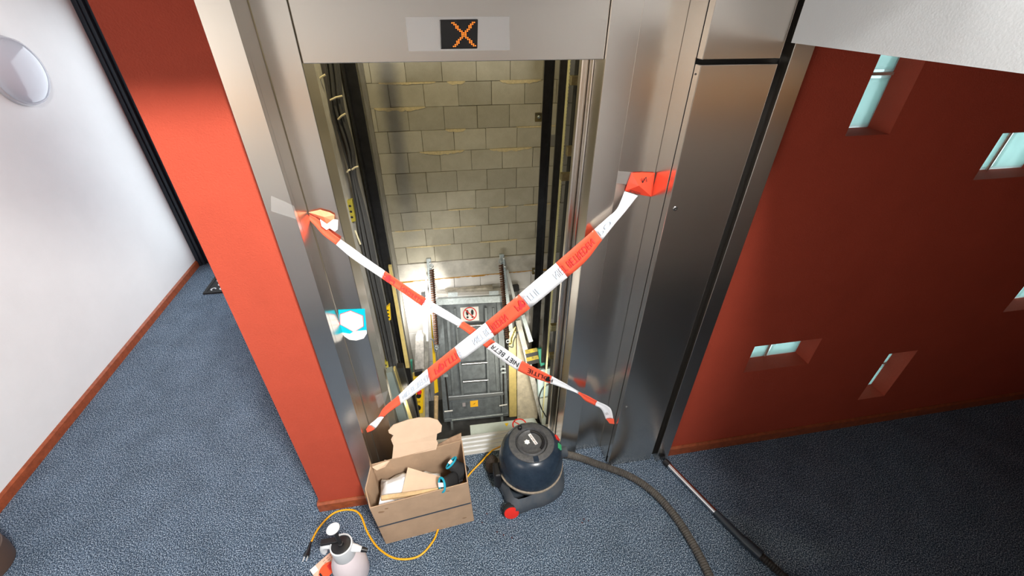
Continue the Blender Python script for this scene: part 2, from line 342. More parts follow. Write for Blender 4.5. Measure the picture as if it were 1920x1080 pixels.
# ================================================================ ELEVATOR SHAFT SHELL
YW = 2.5; XS = -.495
b = B(); b.box((-.172, 1.0, 2.30), (-.140, 1.02, 3.19)); struct(b.build('shadow_bar', GALV, origin=(0,0,0)))  # bar added above the view to cast the shadow band on the blocks
sb = B(); sb.box((-.6, YW+.012, -2.6), (1.5, YW+.2, 3.2)); wb = struct(sb.build('wall_shaft_back', JOINT, origin=(0,0,0)), 'pale block wall at the back of the elevator shaft')
b = B(); b.box((-.69, .31, -2.6), (XS, YW+.01, 3.2)); struct(b.build('wall_shaft_left', CONC, origin=(0,0,0)))
b = B(); b.box((1.4, .30, -2.6), (1.5, YW+.01, 3.2)); struct(b.build('wall_shaft_right', mat('dark_shaft_wall', (.05, .048, .04), .9, var=.3, vscale=8), origin=(0,0,0)))  # right shaft wall in a very dark colour
b = B(); b.box((-.69, .2, -2.7), (1.5, YW+.2, -2.6)); struct(b.build('floor_shaft_pit', mat('pit_floor', (.05, .05, .048), .8, var=.3, vscale=9), origin=(0,0,0)))
b = B(); b.box((-.69, .31, 3.2), (1.5, YW+.2, 3.3)); struct(b.build('ceiling_shaft', CONC, origin=(0,0,0)))
b = B(); b.box((-.69, .35, -2.6), (1.5, .36, -.24)); struct(b.build('wall_shaft_front', CONC, origin=(0,0,0)))
courses = [(151.4, 1, [175,520,875,1210,1540], 130), (196.7, 1, [360,700,1033,1358,1680], 350), (239.5, 1, [235,548,897,1220,1532], 580),
 (279, 1, [360,685,995,1303,1605], 810), (316.4, 1, [545,858,1163,1463,1757], 980), (354, 2, [430,725,1023,1315,1600], 200), (387.7, 2, [625,920,1205,1487,1765], 390),
 (420.4, 2, [485,770,1050,1330,1597], 580), (451.3, 2, [415,715,990,1260,1525], 730), (481, 2, [530,805,1072,1340,1600], 900)]
ztop = 1.865
def block(x0, x1, z0, z1, m):
    g = .0017; j = lambda a: random.uniform(-a, a); d = random.uniform(0, .006)
    q = B(); f = [(x0+g+j(.0015), YW-d, z0+g+j(.0015)), (x1-g+j(.0015), YW-d, z0+g+j(.0015)), (x1-g+j(.0015), YW-d, z1-g+j(.0015)), (x0+g+j(.0015), YW-d, z1-g+j(.0015))]
    q.prism(f, (0, .03, 0)); q.build('brick', m, wb, bevel=.003)
smear = B()
for ci, (rowpx, cr, js, cy) in enumerate(courses):
    z0 = on('y', YW, 930, rowpx).z
    oy = 110 if cr == 1 else 300
    jx = [on('y', YW, 660+q/5.19, oy+cy/5.19).x for q in js]
    while jx[0]-.27 > XS: jx.insert(0, jx[0]-.279)
    while jx[-1]+.27 < 1.4: jx.append(jx[-1]+.279)
    jx = [XS+.001]+[x for x in jx if XS+.03 < x < 1.37]+[1.399]
    for x0, x1 in zip(jx[:-1], jx[1:]): block(x0, x1, z0, ztop, BLOCK)
    # yellowish mortar squeezed out along the bed joint
    x = XS+random.uniform(0, .15)
    while x < .9:
        L = random.uniform(.12, .45); n = int(L/.02)
        if random.random() < (.85, .6, .9, .35, .3, .25, .6, .7, .75, .2)[ci]:
            top = []; bot = []
            amp = random.choice([.008, .014, .030 if ci < 4 else .012])
            for k in range(n+1):
                e = math.sin(math.pi*k/n)**.5
                top.append((x+L*k/n, YW-.008, z0+.004)); bot.append((x+L*k/n, YW-.0085, z0-.002-e*amp*random.uniform(.5, 1)))
            smear.grid([top, bot])
        x += L+random.uniform(.03, .3)
    ztop = z0
ms = smear.build('mortar_bead', MORTAR, wb, solid=.004); ms['kind'] = 'stuff'
# upper rows out of sight get one course
for i in range(7): block(XS+.001+i*.27, XS+.27*(i+1), 1.865, 2.05, BLOCK)
zb = ztop; q = B(); q.box((XS+.001, YW-.012, zb-.205), (1.399, YW+.02, zb-.004)); q.build('slab_edge', CONC, wb, bevel=.004)
q = B(); rows = [[], [], []]
for k in range(90):
    x = XS+.002+k*.0205; t = random.uniform(.002, .010) if (k % 37) > 6 else .016
    rows[0].append((x, YW-.004, zb-.203)); rows[1].append((x, YW-.012-t, zb-.21)); rows[2].append((x, YW-.004, zb-.213-t))
q.grid(rows); q.build('foam_joint', FOAM, wb, smooth=True)
for ri in range(9):
    z1 = zb-.213-ri*.235
    x = XS+.001-(.14 if ri % 2 else .0)
    while x < 1.39:
        block(max(x, XS+.001), min(x+.28, 1.399), z1-.235, z1, WBLOCK); x += .28

# ================================================================ ELEVATOR PORTAL
FY, RY, IY = -.015, .115, .262          # casing front, recessed jamb front, back of the inner reveal
ep = thing('elevator_portal', (.1, .1, 0), 'brushed steel elevator portal around the open shaft with X on its display', 'elevator frame')
b = B(); b.box((-.53, FY, 0), (-.452, .013, 2.329)); b.box((-.4535, .013, 0), (-.452, RY+.015, 2.329)); b.build('casing', STEEL, ep, bevel=.0015)
b = B(); b.box((-.4505, RY, .0), (-.3555, RY+.006, 2.6)); b.box((-.3585, RY+.006, 0), (-.3555, IY, 2.6)); b.build('jamb', STEEL, ep, bevel=.0015)
b = B(); b.box((.557, .108, 0), (.658, .114, 2.6)); b.box((.557, .114, 0), (.560, .205, 2.6)); b.build('jamb', STEEL, ep, bevel=.0015)
b = B(); b.box((.655, .131, 0), (.8185, .137, 2.6)); b.build('recess_panel', STEEL, ep)
b = B(); b.box((.8195, .030, 0), (.8215, .137, 2.329)); b.build('casing', STEEL, ep)
b = B(); b.box((-.3535, .120, 2.102), (.5555, .150, 2.7)); hd = b.build('header_panel', STEEL, ep, bevel=.002)
P = [on('y', .1195, *q) for q in ((766, 96), (956, 94), (955, 31), (760, 32))]
b = B(); b.prism(P, (0, -.0012, 0)); dp = b.build('display_plate', mat('display_plate_steel', (.82, .80, .78), .38, metal=1), hd)
P = [on('y', .1175, *q) for q in ((826, 92), (895, 91), (896, 36), (824, 37))]
b = B(); b.prism(P, (0, -.004, 0)); dsp = b.build('display_screen', mat('display_black', (.02, .018, .018), .12), hd, bevel=.002)
b = B(); c0 = on('y', .1128, 847.5, 43); c1 = on('y', .1128, 889.5, 42); c2 = on('y', .1128, 850.5, 87); ex = (c1-c0)/12; ey = (c2-c0)/14
for r in range(15):
    for c in range(13):
        t = r/14*11
        if any(abs(c-cc) < 1.05 for cc in (t+.5, 11.5-t)):
            o = c0+ex*c+ey*r; b.prism([o-ex*.33-ey*.33, o+ex*.33-ey*.33, o+ex*.33+ey*.33, o-ex*.33+ey*.33], (0, -.0006, 0))
b.build('led_cross', mat('led_orange', (.9, .25, .03), .5, emit=(1, .22, .02), estr=1.6), hd)
# threshold of grooved aluminium
b = B(); b.box((-.354, .207, -.04), (.556, .345, -.004))
for k in range(5): b.box((-.354, .207+.0295*k, -.004), (.556, .207+.0295*k+.017, .004))
b.build('sill', ALU, ep, bevel=.001)
# telescoping landing door leaves pushed into the right pocket
sd = thing('sliding_door', (.9, .24, .005), 'telescoping steel landing door leaves slid open into the right side', 'elevator door')
for (x0, y0) in ((.553, .217), (.530, .262)):
    b = B(); b.box((x0, y0, .006), (1.3, y0+.032, 2.5)); b.build('door_leaf', STEEL, sd, bevel=.006)
# steel control cabinet and outer strip
cc = thing('control_cabinet', (.95, 0, 0), 'tall brushed steel control cabinet door right of the elevator', 'cabinet')
b = B(); b.box((.8225, -.005, .062), (1.086, .028, 2.098)); b.build('cabinet_door', STEEL, cc, bevel=.002)
b = B(); b.box((.8225, -.005, 2.112), (1.086, .028, 2.6)); b.build('upper_panel', STEEL, cc, bevel=.002)
b = B(); b.box((.8225, -.001, 0), (1.086, .02, .060)); b.build('kick_plate', STEEL, cc)
b = B(); b.box((.8225, .029, 0), (1.19, .10, 2.7)); b.build('carcass', mat('cabinet_dark', (.03, .03, .03), .5, metal=.5), cc)
b = B(); b.box((1.112, -.020, 0), (1.184, .0285, 2.157)); b.box((1.104, -.020, 2.157), (1.184, .0285, 2.329)); b.build('outer_strip', STEEL, cc, bevel=.0015)
for q, r in (((1266, 391), .009), ((1175, 763), .006), ((1304, 139), .003)):
    p = on('y', -.005, *q); b = B(); b.lathe((p.x, p.y+.001, p.z), [(r, 0), (r, .003), (r*.8, .0045), (r*.35, .0045), (r*.3, .002)], 20, (0, -1, 0)); b.build('lock', mat('lock_chrome', (.30, .30, .30), .3, metal=1), cc, smooth=True)

# ================================================================ SHAFT EQUIPMENT
def vslab(nm, px, Y, dy, m, parent, bevel=0):
    b = B(); b.prism([on('y', Y, *q) for q in px], (0, dy, 0)); return b.build(nm, m, parent, bevel=bevel)
# guide rails: T profile standing on the pit floor
def trail(nm, x, y, m, label, flip=1, wd=.09, web=.06, z0=-2.59, z1=3.1):
    t = thing(nm, (x, y, z0), label, 'guide rail', 'elevator guide rails')
    b = B(); b.box((x-.006, y-wd/2, z0), (x+.006, y+wd/2, z1)); b.build('flange', m, t)
    b = B(); b.box((min(x, x+flip*web), y-.009, z0), (max(x, x+flip*web), y+.009, z1)); b.build('rail_head', m, t); return t
pL = on('y', 1.5, 655, 122)
trail('guide_rail', pL.x-.025, 1.5, BLKSTEEL, 'black guide rail on the left shaft wall beside the cables', 1, .16, .060)
vs = on('y', 1.72, 668.5, 122)
b = B(); b.box((vs.x-.028, 1.70, -2.59), (vs.x+.006, 1.735, 3.1)); tag(b.build('support_post', mat('bronze_grey', (.20, .19, .15), .5, metal=.5, var=.2), bevel=.003), 'slim grey upright behind the left black guide rail', 'post')
pR = on('y', 2.1, 1029, 112); pR2 = on('y', 1.7, 1056, 112)
trail('guide_rail', pR.x+.03, 2.1, BLKSTEEL, 'black guide rail in front of the right end of the block wall', -1, .10, .062)
trail('guide_rail', pR2.x+.02, 1.7, mat('brown_black_steel', (.05, .047, .045), .4, metal=.6, var=.2), 'brownish guide rail beside the yellow toothed rope', -1, .10, .04)
pr = on('y', 1.45, 1066.5, 112); b = B(); b.box((pr.x-.006, 1.44, -2.59), (pr.x+.006, 1.446, 3.1))
for k in range(150): b.box((pr.x+.006, 1.44, 2.1-k*.02), (pr.x+.010, 1.446, 2.11-k*.02))
tag(b.build('toothed_belt', mat('belt_yellow', (.62, .58, .30), .6)), 'pale yellow toothed governor belt hanging on the right', 'belt')
# dark counterweight frame behind the belt
ct = thing('counterweight_frame', (1.0, 1.3, -2.59), 'dark steel frame with clamps in the right shaft pocket', 'steel frame')
px = on('y', 1.35, 1083, 112).x
b = B(); b.box((px-.01, 1.30, -2.59), (px+.16, 1.36, 3.1)); b.build('upright', mat('dark_upright_steel', (.012, .012, .011), .7), ct)  # upright in a near-black colour
for (qx, qy, hh) in ((1074, 150, .05), (1067, 282, .06), (1056, 330, .05), (1036, 612, .06), (1033, 665, .05)):
    p = on('y', 1.29, qx, qy); b = B(); b.box((p.x-.02, 1.26, p.z-hh/2), (p.x+.055, 1.299, p.z+hh/2)); b.build('clamp', mat('brass_bracket', (.33, .28, .15), .4, metal=.8, var=.3), ct, bevel=.003)
# brackets on the rails
for i, (qx, qy, Y, lab) in enumerate(((1010, 219, 2.2, 'small bracket bolted by the right black rail near the top'), (1003, 507, 2.2, 'small bracket at the foot of the right black rail'))):
    p = on('y', Y, qx, qy); t = thing('rail_bracket', (p.x, Y, p.z), lab, 'bracket', 'rail brackets')
    b = B(); b.box((p.x-.03, Y, p.z-.03), (p.x+.06, Y+.006, p.z+.03)); b.box((p.x-.03, Y-.02, p.z-.034), (p.x+.06, Y, p.z-.03)); b.box((p.x-.03, Y-.02, p.z+.03), (p.x+.06, Y, p.z+.034)); b.build('bracket_plate', mat('brass_bracket', (0,0,0)), t)
    b = B(); b.lathe((p.x, Y, p.z), [(.012, 0), (.012, .012), (.008, .014)], 6, (0, -1, 0)); b.build('bolt', GALV, t)
# hanging cables on the left
CW = mat('cable_dark', (.055, .055, .055), .6); CT = mat('twine', (.62, .56, .38), .9)
labs = ['outermost', 'second', 'third', 'fourth', 'fifth', 'sixth', 'seventh', 'innermost']
for i in range(8):
    f = i/7
    pts = [(609+f*22, 100), (625+f*20-2, 200), (645+f*17+3*math.sin(f*3), 280), (658+f*9, 330), (668+f*15, 390), (676+f*20, 445), (692+f*18, 520), (710+f*17, 600), (729+f*15, 690), (748+f*14, 790)]
    Y = .98+.02*math.sin(i*2.1)
    cps = [on('y', Y, *q) for q in pts]; cps.insert(0, cps[0]+Vector((.004, 0, .45))); cps.insert(0, Vector((cps[0].x, Y, 3.19))); b = B(); b.tube(catmull(cps, 6), .0068, 7)
    tag(b.build('hanging_cable', mat('cable_brown', (.10, .075, .055), .6) if i in (1, 4) else CW, smooth=True), '%s dark cable of the bundle hanging on the left shaft wall' % labs[i], 'cable', 'hanging cables in the shaft')
for i, (a, c, lab) in enumerate((((619, 188), (642, 180), 'twine tie around the cables near the top'), ((634, 224), (648, 213), 'twine end sticking out above the middle ties'), ((651, 323), (657, 318), 'lowest left twine knot on the cables'), ((660, 318), (672, 312), 'short twine knot right of the cables'), ((596, 152), (610, 140), 'twine end knotted beside the top of the cables'), ((666, 432), (676, 458), 'twine cross tied below the yellow bracket'))):
    p = on('y', .95, *a); q = on('y', .95, *c); m_ = (p+q)/2+Vector((0, -.004, .004)); b = B(); b.tube([p, m_, q], .005, 6)
    tag(b.build('twine_tie', CT, smooth=True), lab, 'twine', 'twine ties')
# yellow perforated brackets of the left wall
YB2 = mat('olive_bracket', (.42, .36, .05), .45, metal=.5, var=.2)
for nm, pxs, Y, lab in (('slotted_bracket', ((649, 378), (660, 375), (667, 415), (656, 418)), .93, 'olive yellow slotted bracket hanging left of the cables'), ('wall_bracket', ((722, 660), (731, 645), (737, 680), (723, 682)), 1.0, 'olive triangular bracket low on the left wall'), ('wall_bracket', ((718, 680), (727, 678), (731, 702), (724, 703)), .97, 'small yellow clip under the olive triangular bracket'), ('cable_clip', ((722, 580), (731, 572), (733, 600), (726, 602)), 1.2, 'yellow plastic clip on the rail behind the cables')):
    b = B(); P = [on('y', Y, *q) for q in pxs]; b.prism(P, (0, .03, 0)); t = thing(nm, (P[0].x, Y, min(p.z for p in P)), lab, 'bracket')
    b.build('plate', YB2 if 'olive' in lab else YEL, t, bevel=.002)
    c = sum(P, Vector())/4
    for k in (-1, 0, 1):
        b = B(); d = (P[2]+P[3]-P[0]-P[1])/2*.26*k; b.lathe(c+d+Vector((0, -.0008, 0)), [(.007, 0), (.005, .0006)], 12, (0, -1, 0)); b.build('slot_hole', BLACK, t)
# grey wall channel low on the left with brass edges
b = B(); b.prism([on('y', .70, *q) for q in ((724, 700), (735, 697), (768, 800), (750, 800))], (0, .05, 0)); tag(b.build('wall_channel', mat('grey_green_channel', (.28, .31, .27), .5, metal=.4)), 'grey green channel at the bottom of the left shaft wall', 'channel')
b = B(); b.prism([on('y', .80, *q) for q in ((737, 697), (741, 696), (775, 800), (768, 800))], (0, .05, 0)); tag(b.build('edge_strip', BRASS), 'brass coloured edge strip beside the grey green channel', 'strip')
b = B(); b.prism([on('y', .85, *q) for q in ((744, 690), (756, 690), (783, 795), (775, 798))], (0, .05, 0)); tag(b.build('edge_strip', mat('brown_black_steel', (0,0,0))), 'dark steel strip between brass edge and yellow control box', 'strip')
b = B(); b.prism([on('y', 1.43, *q) for q in ((728, 500), (734, 500), (768, 690), (761, 690))], (0, .03, 0)); tag(b.build('edge_strip', BRASS), 'long lit yellow strip on the right side of the left guide rail', 'strip')

# ---- leaning hatch assembly
T1, T2, B1, B2 = (on('y', 2.33, 817, 567), on('y', 2.33, 942, 563), on('y', 1.76, 832, 791), on('y', 1.76, 953, 779))
HB = (B1+B2)/2; HU = ((T1+T2)/2-HB).normalized(); HX = Vector((1, 0, 0)); HX = (HX-HU*HX.dot(HU)).normalized(); HN = HX.cross(HU)
if HN.y > 0: HN = -HN
def lp(px, py, off=0): return onpl(HB+HN*off, HN, px, py)
def lean(nm, pxs, o0, o1, m, parent=None, bevel=0, label=None, cat=None, group=None):
    b = B(); b.prism([lp(*q, o1) for q in pxs], HN*(o0-o1)); o = b.build(nm, m, parent, bevel=bevel)
    if label: tag(o, label, cat, group)
    return o
def bar(p, q, w0):   # pixel quad around a segment
    d = Vector((q[0]-p[0], q[1]-p[1])); n = Vector((-d.y, d.x)).normalized()*w0/2
    return [(p[0]+n.x, p[1]+n.y), (q[0]+n.x, q[1]+n.y), (q[0]-n.x, q[1]-n.y), (p[0]-n.x, p[1]-n.y)]
ht = thing('access_hatch', HB, 'leaning dark grey steel hatch with ladder rungs and no-step sign in the shaft', 'hatch')
lean('hatch_plate', ((817, 567), (942, 563), (953, 779), (832, 791)), -.03, 0, DGREY, ht)
lean('frame_side', ((817, 565), (829, 565), (845, 790), (832, 791)), .0005, .03, GREYST, ht, .004)
lean('frame_side', ((931, 563), (942, 562), (954, 779), (941, 780)), .0005, .03, GREYST, ht, .004)
lean('frame_inner', ((836, 580), (841, 580), (853, 742), (848, 743)), .0005, .014, GREYST, ht, .002)
lean('frame_inner', ((923, 577), (927, 577), (936, 735), (931, 736)), .0005, .014, GREYST, ht, .002)
lean('top_bar', ((817, 561), (942, 554), (942, 567), (818, 573)), .0005, .035, GALV, ht, .004)
lean('lower_lip', ((840, 744), (944, 735), (945, 741), (841, 752)), .001, .06, mat('lip_grey', (.20, .215, .225), .4, metal=.5), ht, .006)
lean('lower_panel', ((847, 755), (938, 744), (939, 768), (849, 778)), .0005, .012, DGREY, ht, .003)
lean('bottom_rail', ((833, 786), (953, 774), (953, 780), (833, 792)), .0305, .05, GREYST, ht, .004)
for a, c in (((853, 578), (868, 746)), ((911, 577), (916.5, 740))): lean('ladder_stile', bar(a, c, 4.5), .03, .055, GREYST, ht, .003)
for a, c in (((857, 613), (911, 609)), ((864, 648), (914, 644)), ((866, 683), (914, 679.5)), ((868, 716), (915, 712.5))):
    b = B(); b.tube([lp(*a, .05), lp(*c, .05)], .014, 10); b.build('ladder_rung', mat('worn_steel', (.45, .46, .47), .3, metal=.9), ht, smooth=True)
sg = lean('no_step_sign', ((863, 577), (897, 574.5), (898.5, 601), (865, 603)), .0005, .004, PRINTW, ht)
c = lp(881, 588.5, .0045); s1 = (lp(894, 588, .0045)-c).length
b = B(); R = lambda a, r: c+HX*math.cos(a)*r+HU*math.sin(a)*r
n = 40; b.grid([[R(2*math.pi*k/n, s1) for k in range(n+1)], [R(2*math.pi*k/n, s1*.86) for k in range(n+1)]])
dd = (HX*-1+HU*1).normalized(); ee = (HX+HU).normalized(); b.add([c+dd*s1*.9+ee*s1*.07, c-dd*s1*.9+ee*s1*.07, c-dd*s1*.9-ee*s1*.07, c+dd*s1*.9-ee*s1*.07], [(0, 1, 2, 3)])
b.build('sign_ring', PRINTR, sg, solid=.0006)
b = B(); c = c-HN*.0006
for sx in (-.36, .36):
    for (cy, ry, rx) in ((.2, .42, .19), (-.48, .16, .16)): b.add([c+HX*s1*(sx+rx*math.cos(t*.3142))+HU*s1*(cy+ry*math.sin(t*.3142)) for t in range(20)], [tuple(range(20))])
b.build('sign_footprints', PRINTK, sg, solid=.0005)
ys = lean('warning_sticker', ((881.5, 752), (896, 750.5), (896.5, 762), (882, 763.5)), .0125, .014, mat('sticker_yellow', (.85, .45, .02), .5), ht)
b = B(); c = lp(889, 757, .0145); u = HX*.02; v = HU*.02; b.add([c-u*.8-v*.4, c+u*.1+v*.1, c+u*.9+v*.6, c+u*.2-v*.3], [(0, 1, 2, 3)]); b.build('sticker_mark', PRINTK, ys, solid=.0005)
lean('small_sticker', ((867, 755.5), (872.5, 755), (873, 762), (867.5, 762.5)), .0125, .0135, mat('faded_pink', (.32, .29, .30), .6), ht)
for a, c, h0, h1 in (((835, 704), (842, 772), (833, 772), (849, 770)), ((943.5, 686), (945, 762), (936, 761), (951, 758.5))):
    b = B(); b.tube([lp(*a, .042), lp(*c, .042)], .008, 8); bo = b.build('sliding_bolt', mat('brown_black_steel', (0,0,0)), ht, smooth=True)
    b = B(); b.tube([lp(*h0, .05), lp(*h1, .05)], .009, 8); b.build('bolt_handle', ALU, bo, smooth=True)
for q in ((835, 706), (943, 692), (944, 699)): lean('latch', bar((q[0]-4, q[1]), (q[0]+5, q[1]-1), 3), .031, .06, GALV, ht)
b = B(); b.tube([lp(847, 788, .06), lp(943, 777, .06)], .008, 8); b.build('bottom_rod', GALV, ht, smooth=True)
lean('foot', ((845, 790), (849, 790), (850, 806), (846, 806)), -.03, .03, GALV, ht); lean('foot', ((939, 780), (943, 779.5), (944, 789), (940, 790)), -.03, .03, GALV, ht)
for q in ((849, 552), (926, 549)): lean('hinge', ((q[0]-9, q[1]-3), (q[0]+9, q[1]-4), (q[0]+9, q[1]+4), (q[0]-9, q[1]+5)), .036, .05, GALV, ht)
# ledge behind the hatch
lg = thing('hatch_ledge', on('y', 2.4, 880, 552), 'pale dusty steel ledge along the top edge of the leaning hatch', 'ledge')
vslab('ledge_bar', ((816, 557), (943, 551), (943, 556), (816, 563)), 2.345, .06, ALU, lg, .003); vslab('ledge_bar', ((818, 551), (942, 545), (942, 550), (818, 556)), 2.40, .05, mat('dusty_white', (.6, .59, .57), .7, var=.2, vscale=30), lg, .003)
vslab('ledge_box', ((835, 545), (924, 538.5), (924, 545), (835, 551.5)), 2.43, .05, mat('dusty_beige', (.46, .43, .37), .8, var=.3, vscale=20), lg, .003)
# struts and springs
def strut(pa, pb, Ya, Yb, w0, m, label, cat, nm, grp=None):
    t = thing(nm, on('y', Yb, *pb), label, cat, grp)
    a = on('y', Ya, *pa); c = on('y', Yb, *pb); d = (c-a); x = Vector((w0/2, 0, 0)); n = d.cross(x).normalized()*.02
    b = B(); b.taper([a-x-n, a+x-n, a+x+n, a-x+n], [c-x-n, c+x-n, c+x+n, c-x+n]); b.build('strut_bar', m, t, bevel=.003)
    for k in (.04, .14): p = a+d*k+Vector((w0*.35, -.03, 0)); b = B(); b.lathe(p, [(.012, 0), (.012, .012), (.006, .014)], 6, (0, -1, 0)); b.build('bolt', ALU, t)
    return t
strut((803.5, 484), (818, 640), 2.40, 2.15, .046, GALV, 'left galvanised spring strut standing above the hatch', 'strut', 'spring_strut', 'hatch spring struts')
strut((940.5, 476), (958, 620), 2.40, 2.15, .046, GALV, 'right galvanised spring strut standing above the hatch', 'strut', 'spring_strut', 'hatch spring struts')
def spring(pa, pb, Ya, Yb, label):
    a = on('y', Ya, *pa); c = on('y', Yb, *pb); t = thing('coil_spring', c, label, 'spring', 'hatch springs'); d = c-a; L = d.length; d.normalize()
    u = d.cross(Vector((0, 1, 0))).normalized(); v = d.cross(u); N = 34; pts = []
    for k in range(N*8+1): th = k/8*2*math.pi; pts.append(a+d*(L*(.04+.92*k/(N*8)))+(u*math.cos(th)+v*math.sin(th))*.017)
    b = B(); b.tube(pts, .0085, 5); b.build('coil', RUST, t, smooth=True)
    for p in (a, c): b = B(); b.tube([p+u*.017*math.cos(k*.7)+d*.017*math.sin(k*.7) for k in range(10)], .005, 5); b.build('hook', GALV, t, smooth=True)
spring((809, 499), (819, 652), 2.34, 2.05, 'left rusty coil spring hooked on the strut beside the hatch')
spring((938.5, 490), (952, 640), 2.34, 2.05, 'right rusty coil spring hooked on the strut beside the hatch')
# bars beside the struts
lean('side_bar', ((797, 517), (801, 516), (803, 640), (799, 640)), .0, .03, mat('white_bar', (.75, .77, .77), .4, metal=.3), label='thin white bar left of the left spring strut', cat='bar')
lean('side_bar', ((949, 507), (953, 506), (975, 590), (970, 592)), .02, .05, mat('white_bar', (0,0,0)), label='thin white bar slanting right of the right spring strut', cat='bar')
lean('side_post', ((793, 590), (803, 590), (804, 783), (794, 783)), -.05, .0, mat('scuffed_grey', (.42, .41, .38), .5, metal=.4, var=.35, vscale=14), bevel=.004, label='scuffed grey post between the control box and the hatch', cat='post')
lean('slim_lath', ((807, 590), (810, 590), (822, 735), (815, 738)), -.10, -.07, YEL, label='yellow lath showing in the gap left of the hatch', cat='lath')
lean('stowed_lamp', ((779, 632), (783, 622), (790, 621), (795, 630), (796, 692), (777, 694)), .003, .06, mat('worn_grey_case', (.50, .48, .46), .5, metal=.3, var=.3, vscale=25), bevel=.008, label='worn grey rounded case above the yellow control box', cat='case')
lean('guide_shoe', ((789, 549), (799, 548), (800, 558), (790, 560)), -.05, .03, BLACK, bevel=.004, label='small black guide shoe left of the white bar', cat='guide shoe')
lean('guide_shoe', ((962, 536), (973, 534), (974, 545), (963, 548)), -.10, -.02, BLACK, bevel=.004, label='small black guide shoe right of the right strut', cat='guide shoe')
# yellow control box
cb = thing('control_box', lp(780, 790, .1), 'yellow inspection control box with black socket on a brass plate', 'control box')
lean('back_plate', ((771, 700), (796, 697), (797, 782), (767, 785)), .04, .07, BRASS, cb, .003)
lean('housing', ((773, 708), (795, 704), (793, 775), (776, 777)), .0705, .11, YEL, cb, .006)
lean('top_socket', ((777, 698), (792, 695), (792, 703), (778, 706)), .0705, .14, BLACK, cb, .004)
for q, r, m, nm in (((786, 735), .026, REDP, 'stop_button'), ((785, 742), .026, BLACK, 'knob'), ((784, 764), .03, BLACK, 'socket')):
    b = B(); b.lathe(lp(*q, .1105), [(r, 0), (r, .012), (r*.8, .02)], 20, HN); b.build(nm, m, cb, smooth=True)
b = B(); b.lathe(lp(784, 764, .1102), [(.045, 0), (.045, .006)], 20, HN); b.build('socket_ring', YEL, cb, smooth=True)
b = B(); P = [lp(*q, .1106) for q in ((781, 752), (789, 751), (789, 755), (781, 756))]
for k in range(3): b.prism([P[0].lerp(P[1], k/3), P[0].lerp(P[1], k/3+.15), P[3].lerp(P[2], k/3+.15), P[3].lerp(P[2], k/3)], HN*.001)
b.build('markings', PRINTK, cb)
lean('oil_cup', ((762, 679), (773, 677), (773, 708), (764, 711)), .05, .12, GREENP, bevel=.004, label='green rail oil cup left of the yellow control box', cat='oil cup')
lean('plug_socket', ((761, 711), (772, 709), (772, 725), (762, 728)), .05, .1, mat('grey_plastic', (.55, .56, .52), .5), bevel=.004, label='pale grey socket under the green oil cup', cat='socket')
b = B(); b.tube([lp(818, 743, .06), lp(817.5, 786, .06)], [.024, .022], 12); tag(b.build('wooden_handle', WOOD, smooth=True), 'short wooden tool handle left of the hatch foot', 'handle')
# right side
lean('yellow_panel', ((954, 625), (967, 612), (969, 781), (955, 782)), -.06, -.03, BRASS, label='tall yellow painted panel right of the hatch', cat='panel')
lean('metal_sheet', ((969, 610), (988, 640), (1012, 785), (970, 786)), -.12, -.10, SHEET, label='shiny sheet metal panel behind the slanting hazard strut', cat='sheet')
hz = thing('hazard_strut', lp(1015, 793, .25), 'slanting grey strut with yellow and black hazard stripes right of the hatch', 'strut')
lean('strut_plate', ((967, 602), (976, 600), (1022, 785), (1014, 793)), .25, .28, mat('scuffed_grey', (0,0,0)), hz)
lean('strut_edge', ((977, 592), (984, 589), (1000, 640), (992, 643)), .25, .31, GALV, hz, .003)
for k in range(4):
    f = k/4; P = [(984+f*5, 657+f*28), (1006+f*5, 652+f*28), (1008+f*5, 652+f*28+6.8), (986+f*5, 657+f*28+6.8)]
    lean('hazard_stripe', P, .281, .29, mat('grimy_yellow', (.60, .45, .03), .6, col2=(.12, .10, .03), vscale=22) if k % 2 == 0 else BLACK, hz)
lean('oil_cup', ((1009, 655), (1018, 653), (1025, 683), (1014, 687)), .36, .41, GREENP, bevel=.004, label='green rail oil cup right of the hazard stripes', cat='oil cup')
lean('junction_box', ((1008, 695), (1037, 690), (1040, 740), (1010, 746)), .36, .42, mat('pale_blue_box', (.42, .55, .55), .5), bevel=.004, label='pale blue junction box below the right oil cup', cat='junction box')
lean('base_channel', ((1011, 748), (1034, 744), (1044, 800), (1018, 806)), .36, .40, CREAM, bevel=.003, label='pale green channel under the junction box', cat='channel')
b = B(); b.tube(catmull([lp(*q, .45) for q in ((1030, 720), (1018, 728), (1011, 745), (1013, 760), (1022, 778), (1036, 800))], 8), .006, 7); tag(b.build('loose_cable', BLACK, smooth=True), 'thin black cable curving down from the junction box', 'cable')
for i, (pts, lab) in enumerate(((((824, 645), (817, 660), (812, 638), (806, 636)), 'bent wire hook left of the hatch'), (((952, 648), (961, 651), (963, 640), (971, 621)), 'bent wire hook between yellow panel and hatch'))):
    b = B(); b.tube(catmull([lp(*q, .07) for q in pts], 6), .008, 7); tag(b.build('wire_hook', GREYST, smooth=True), lab, 'hook', 'wire hooks')
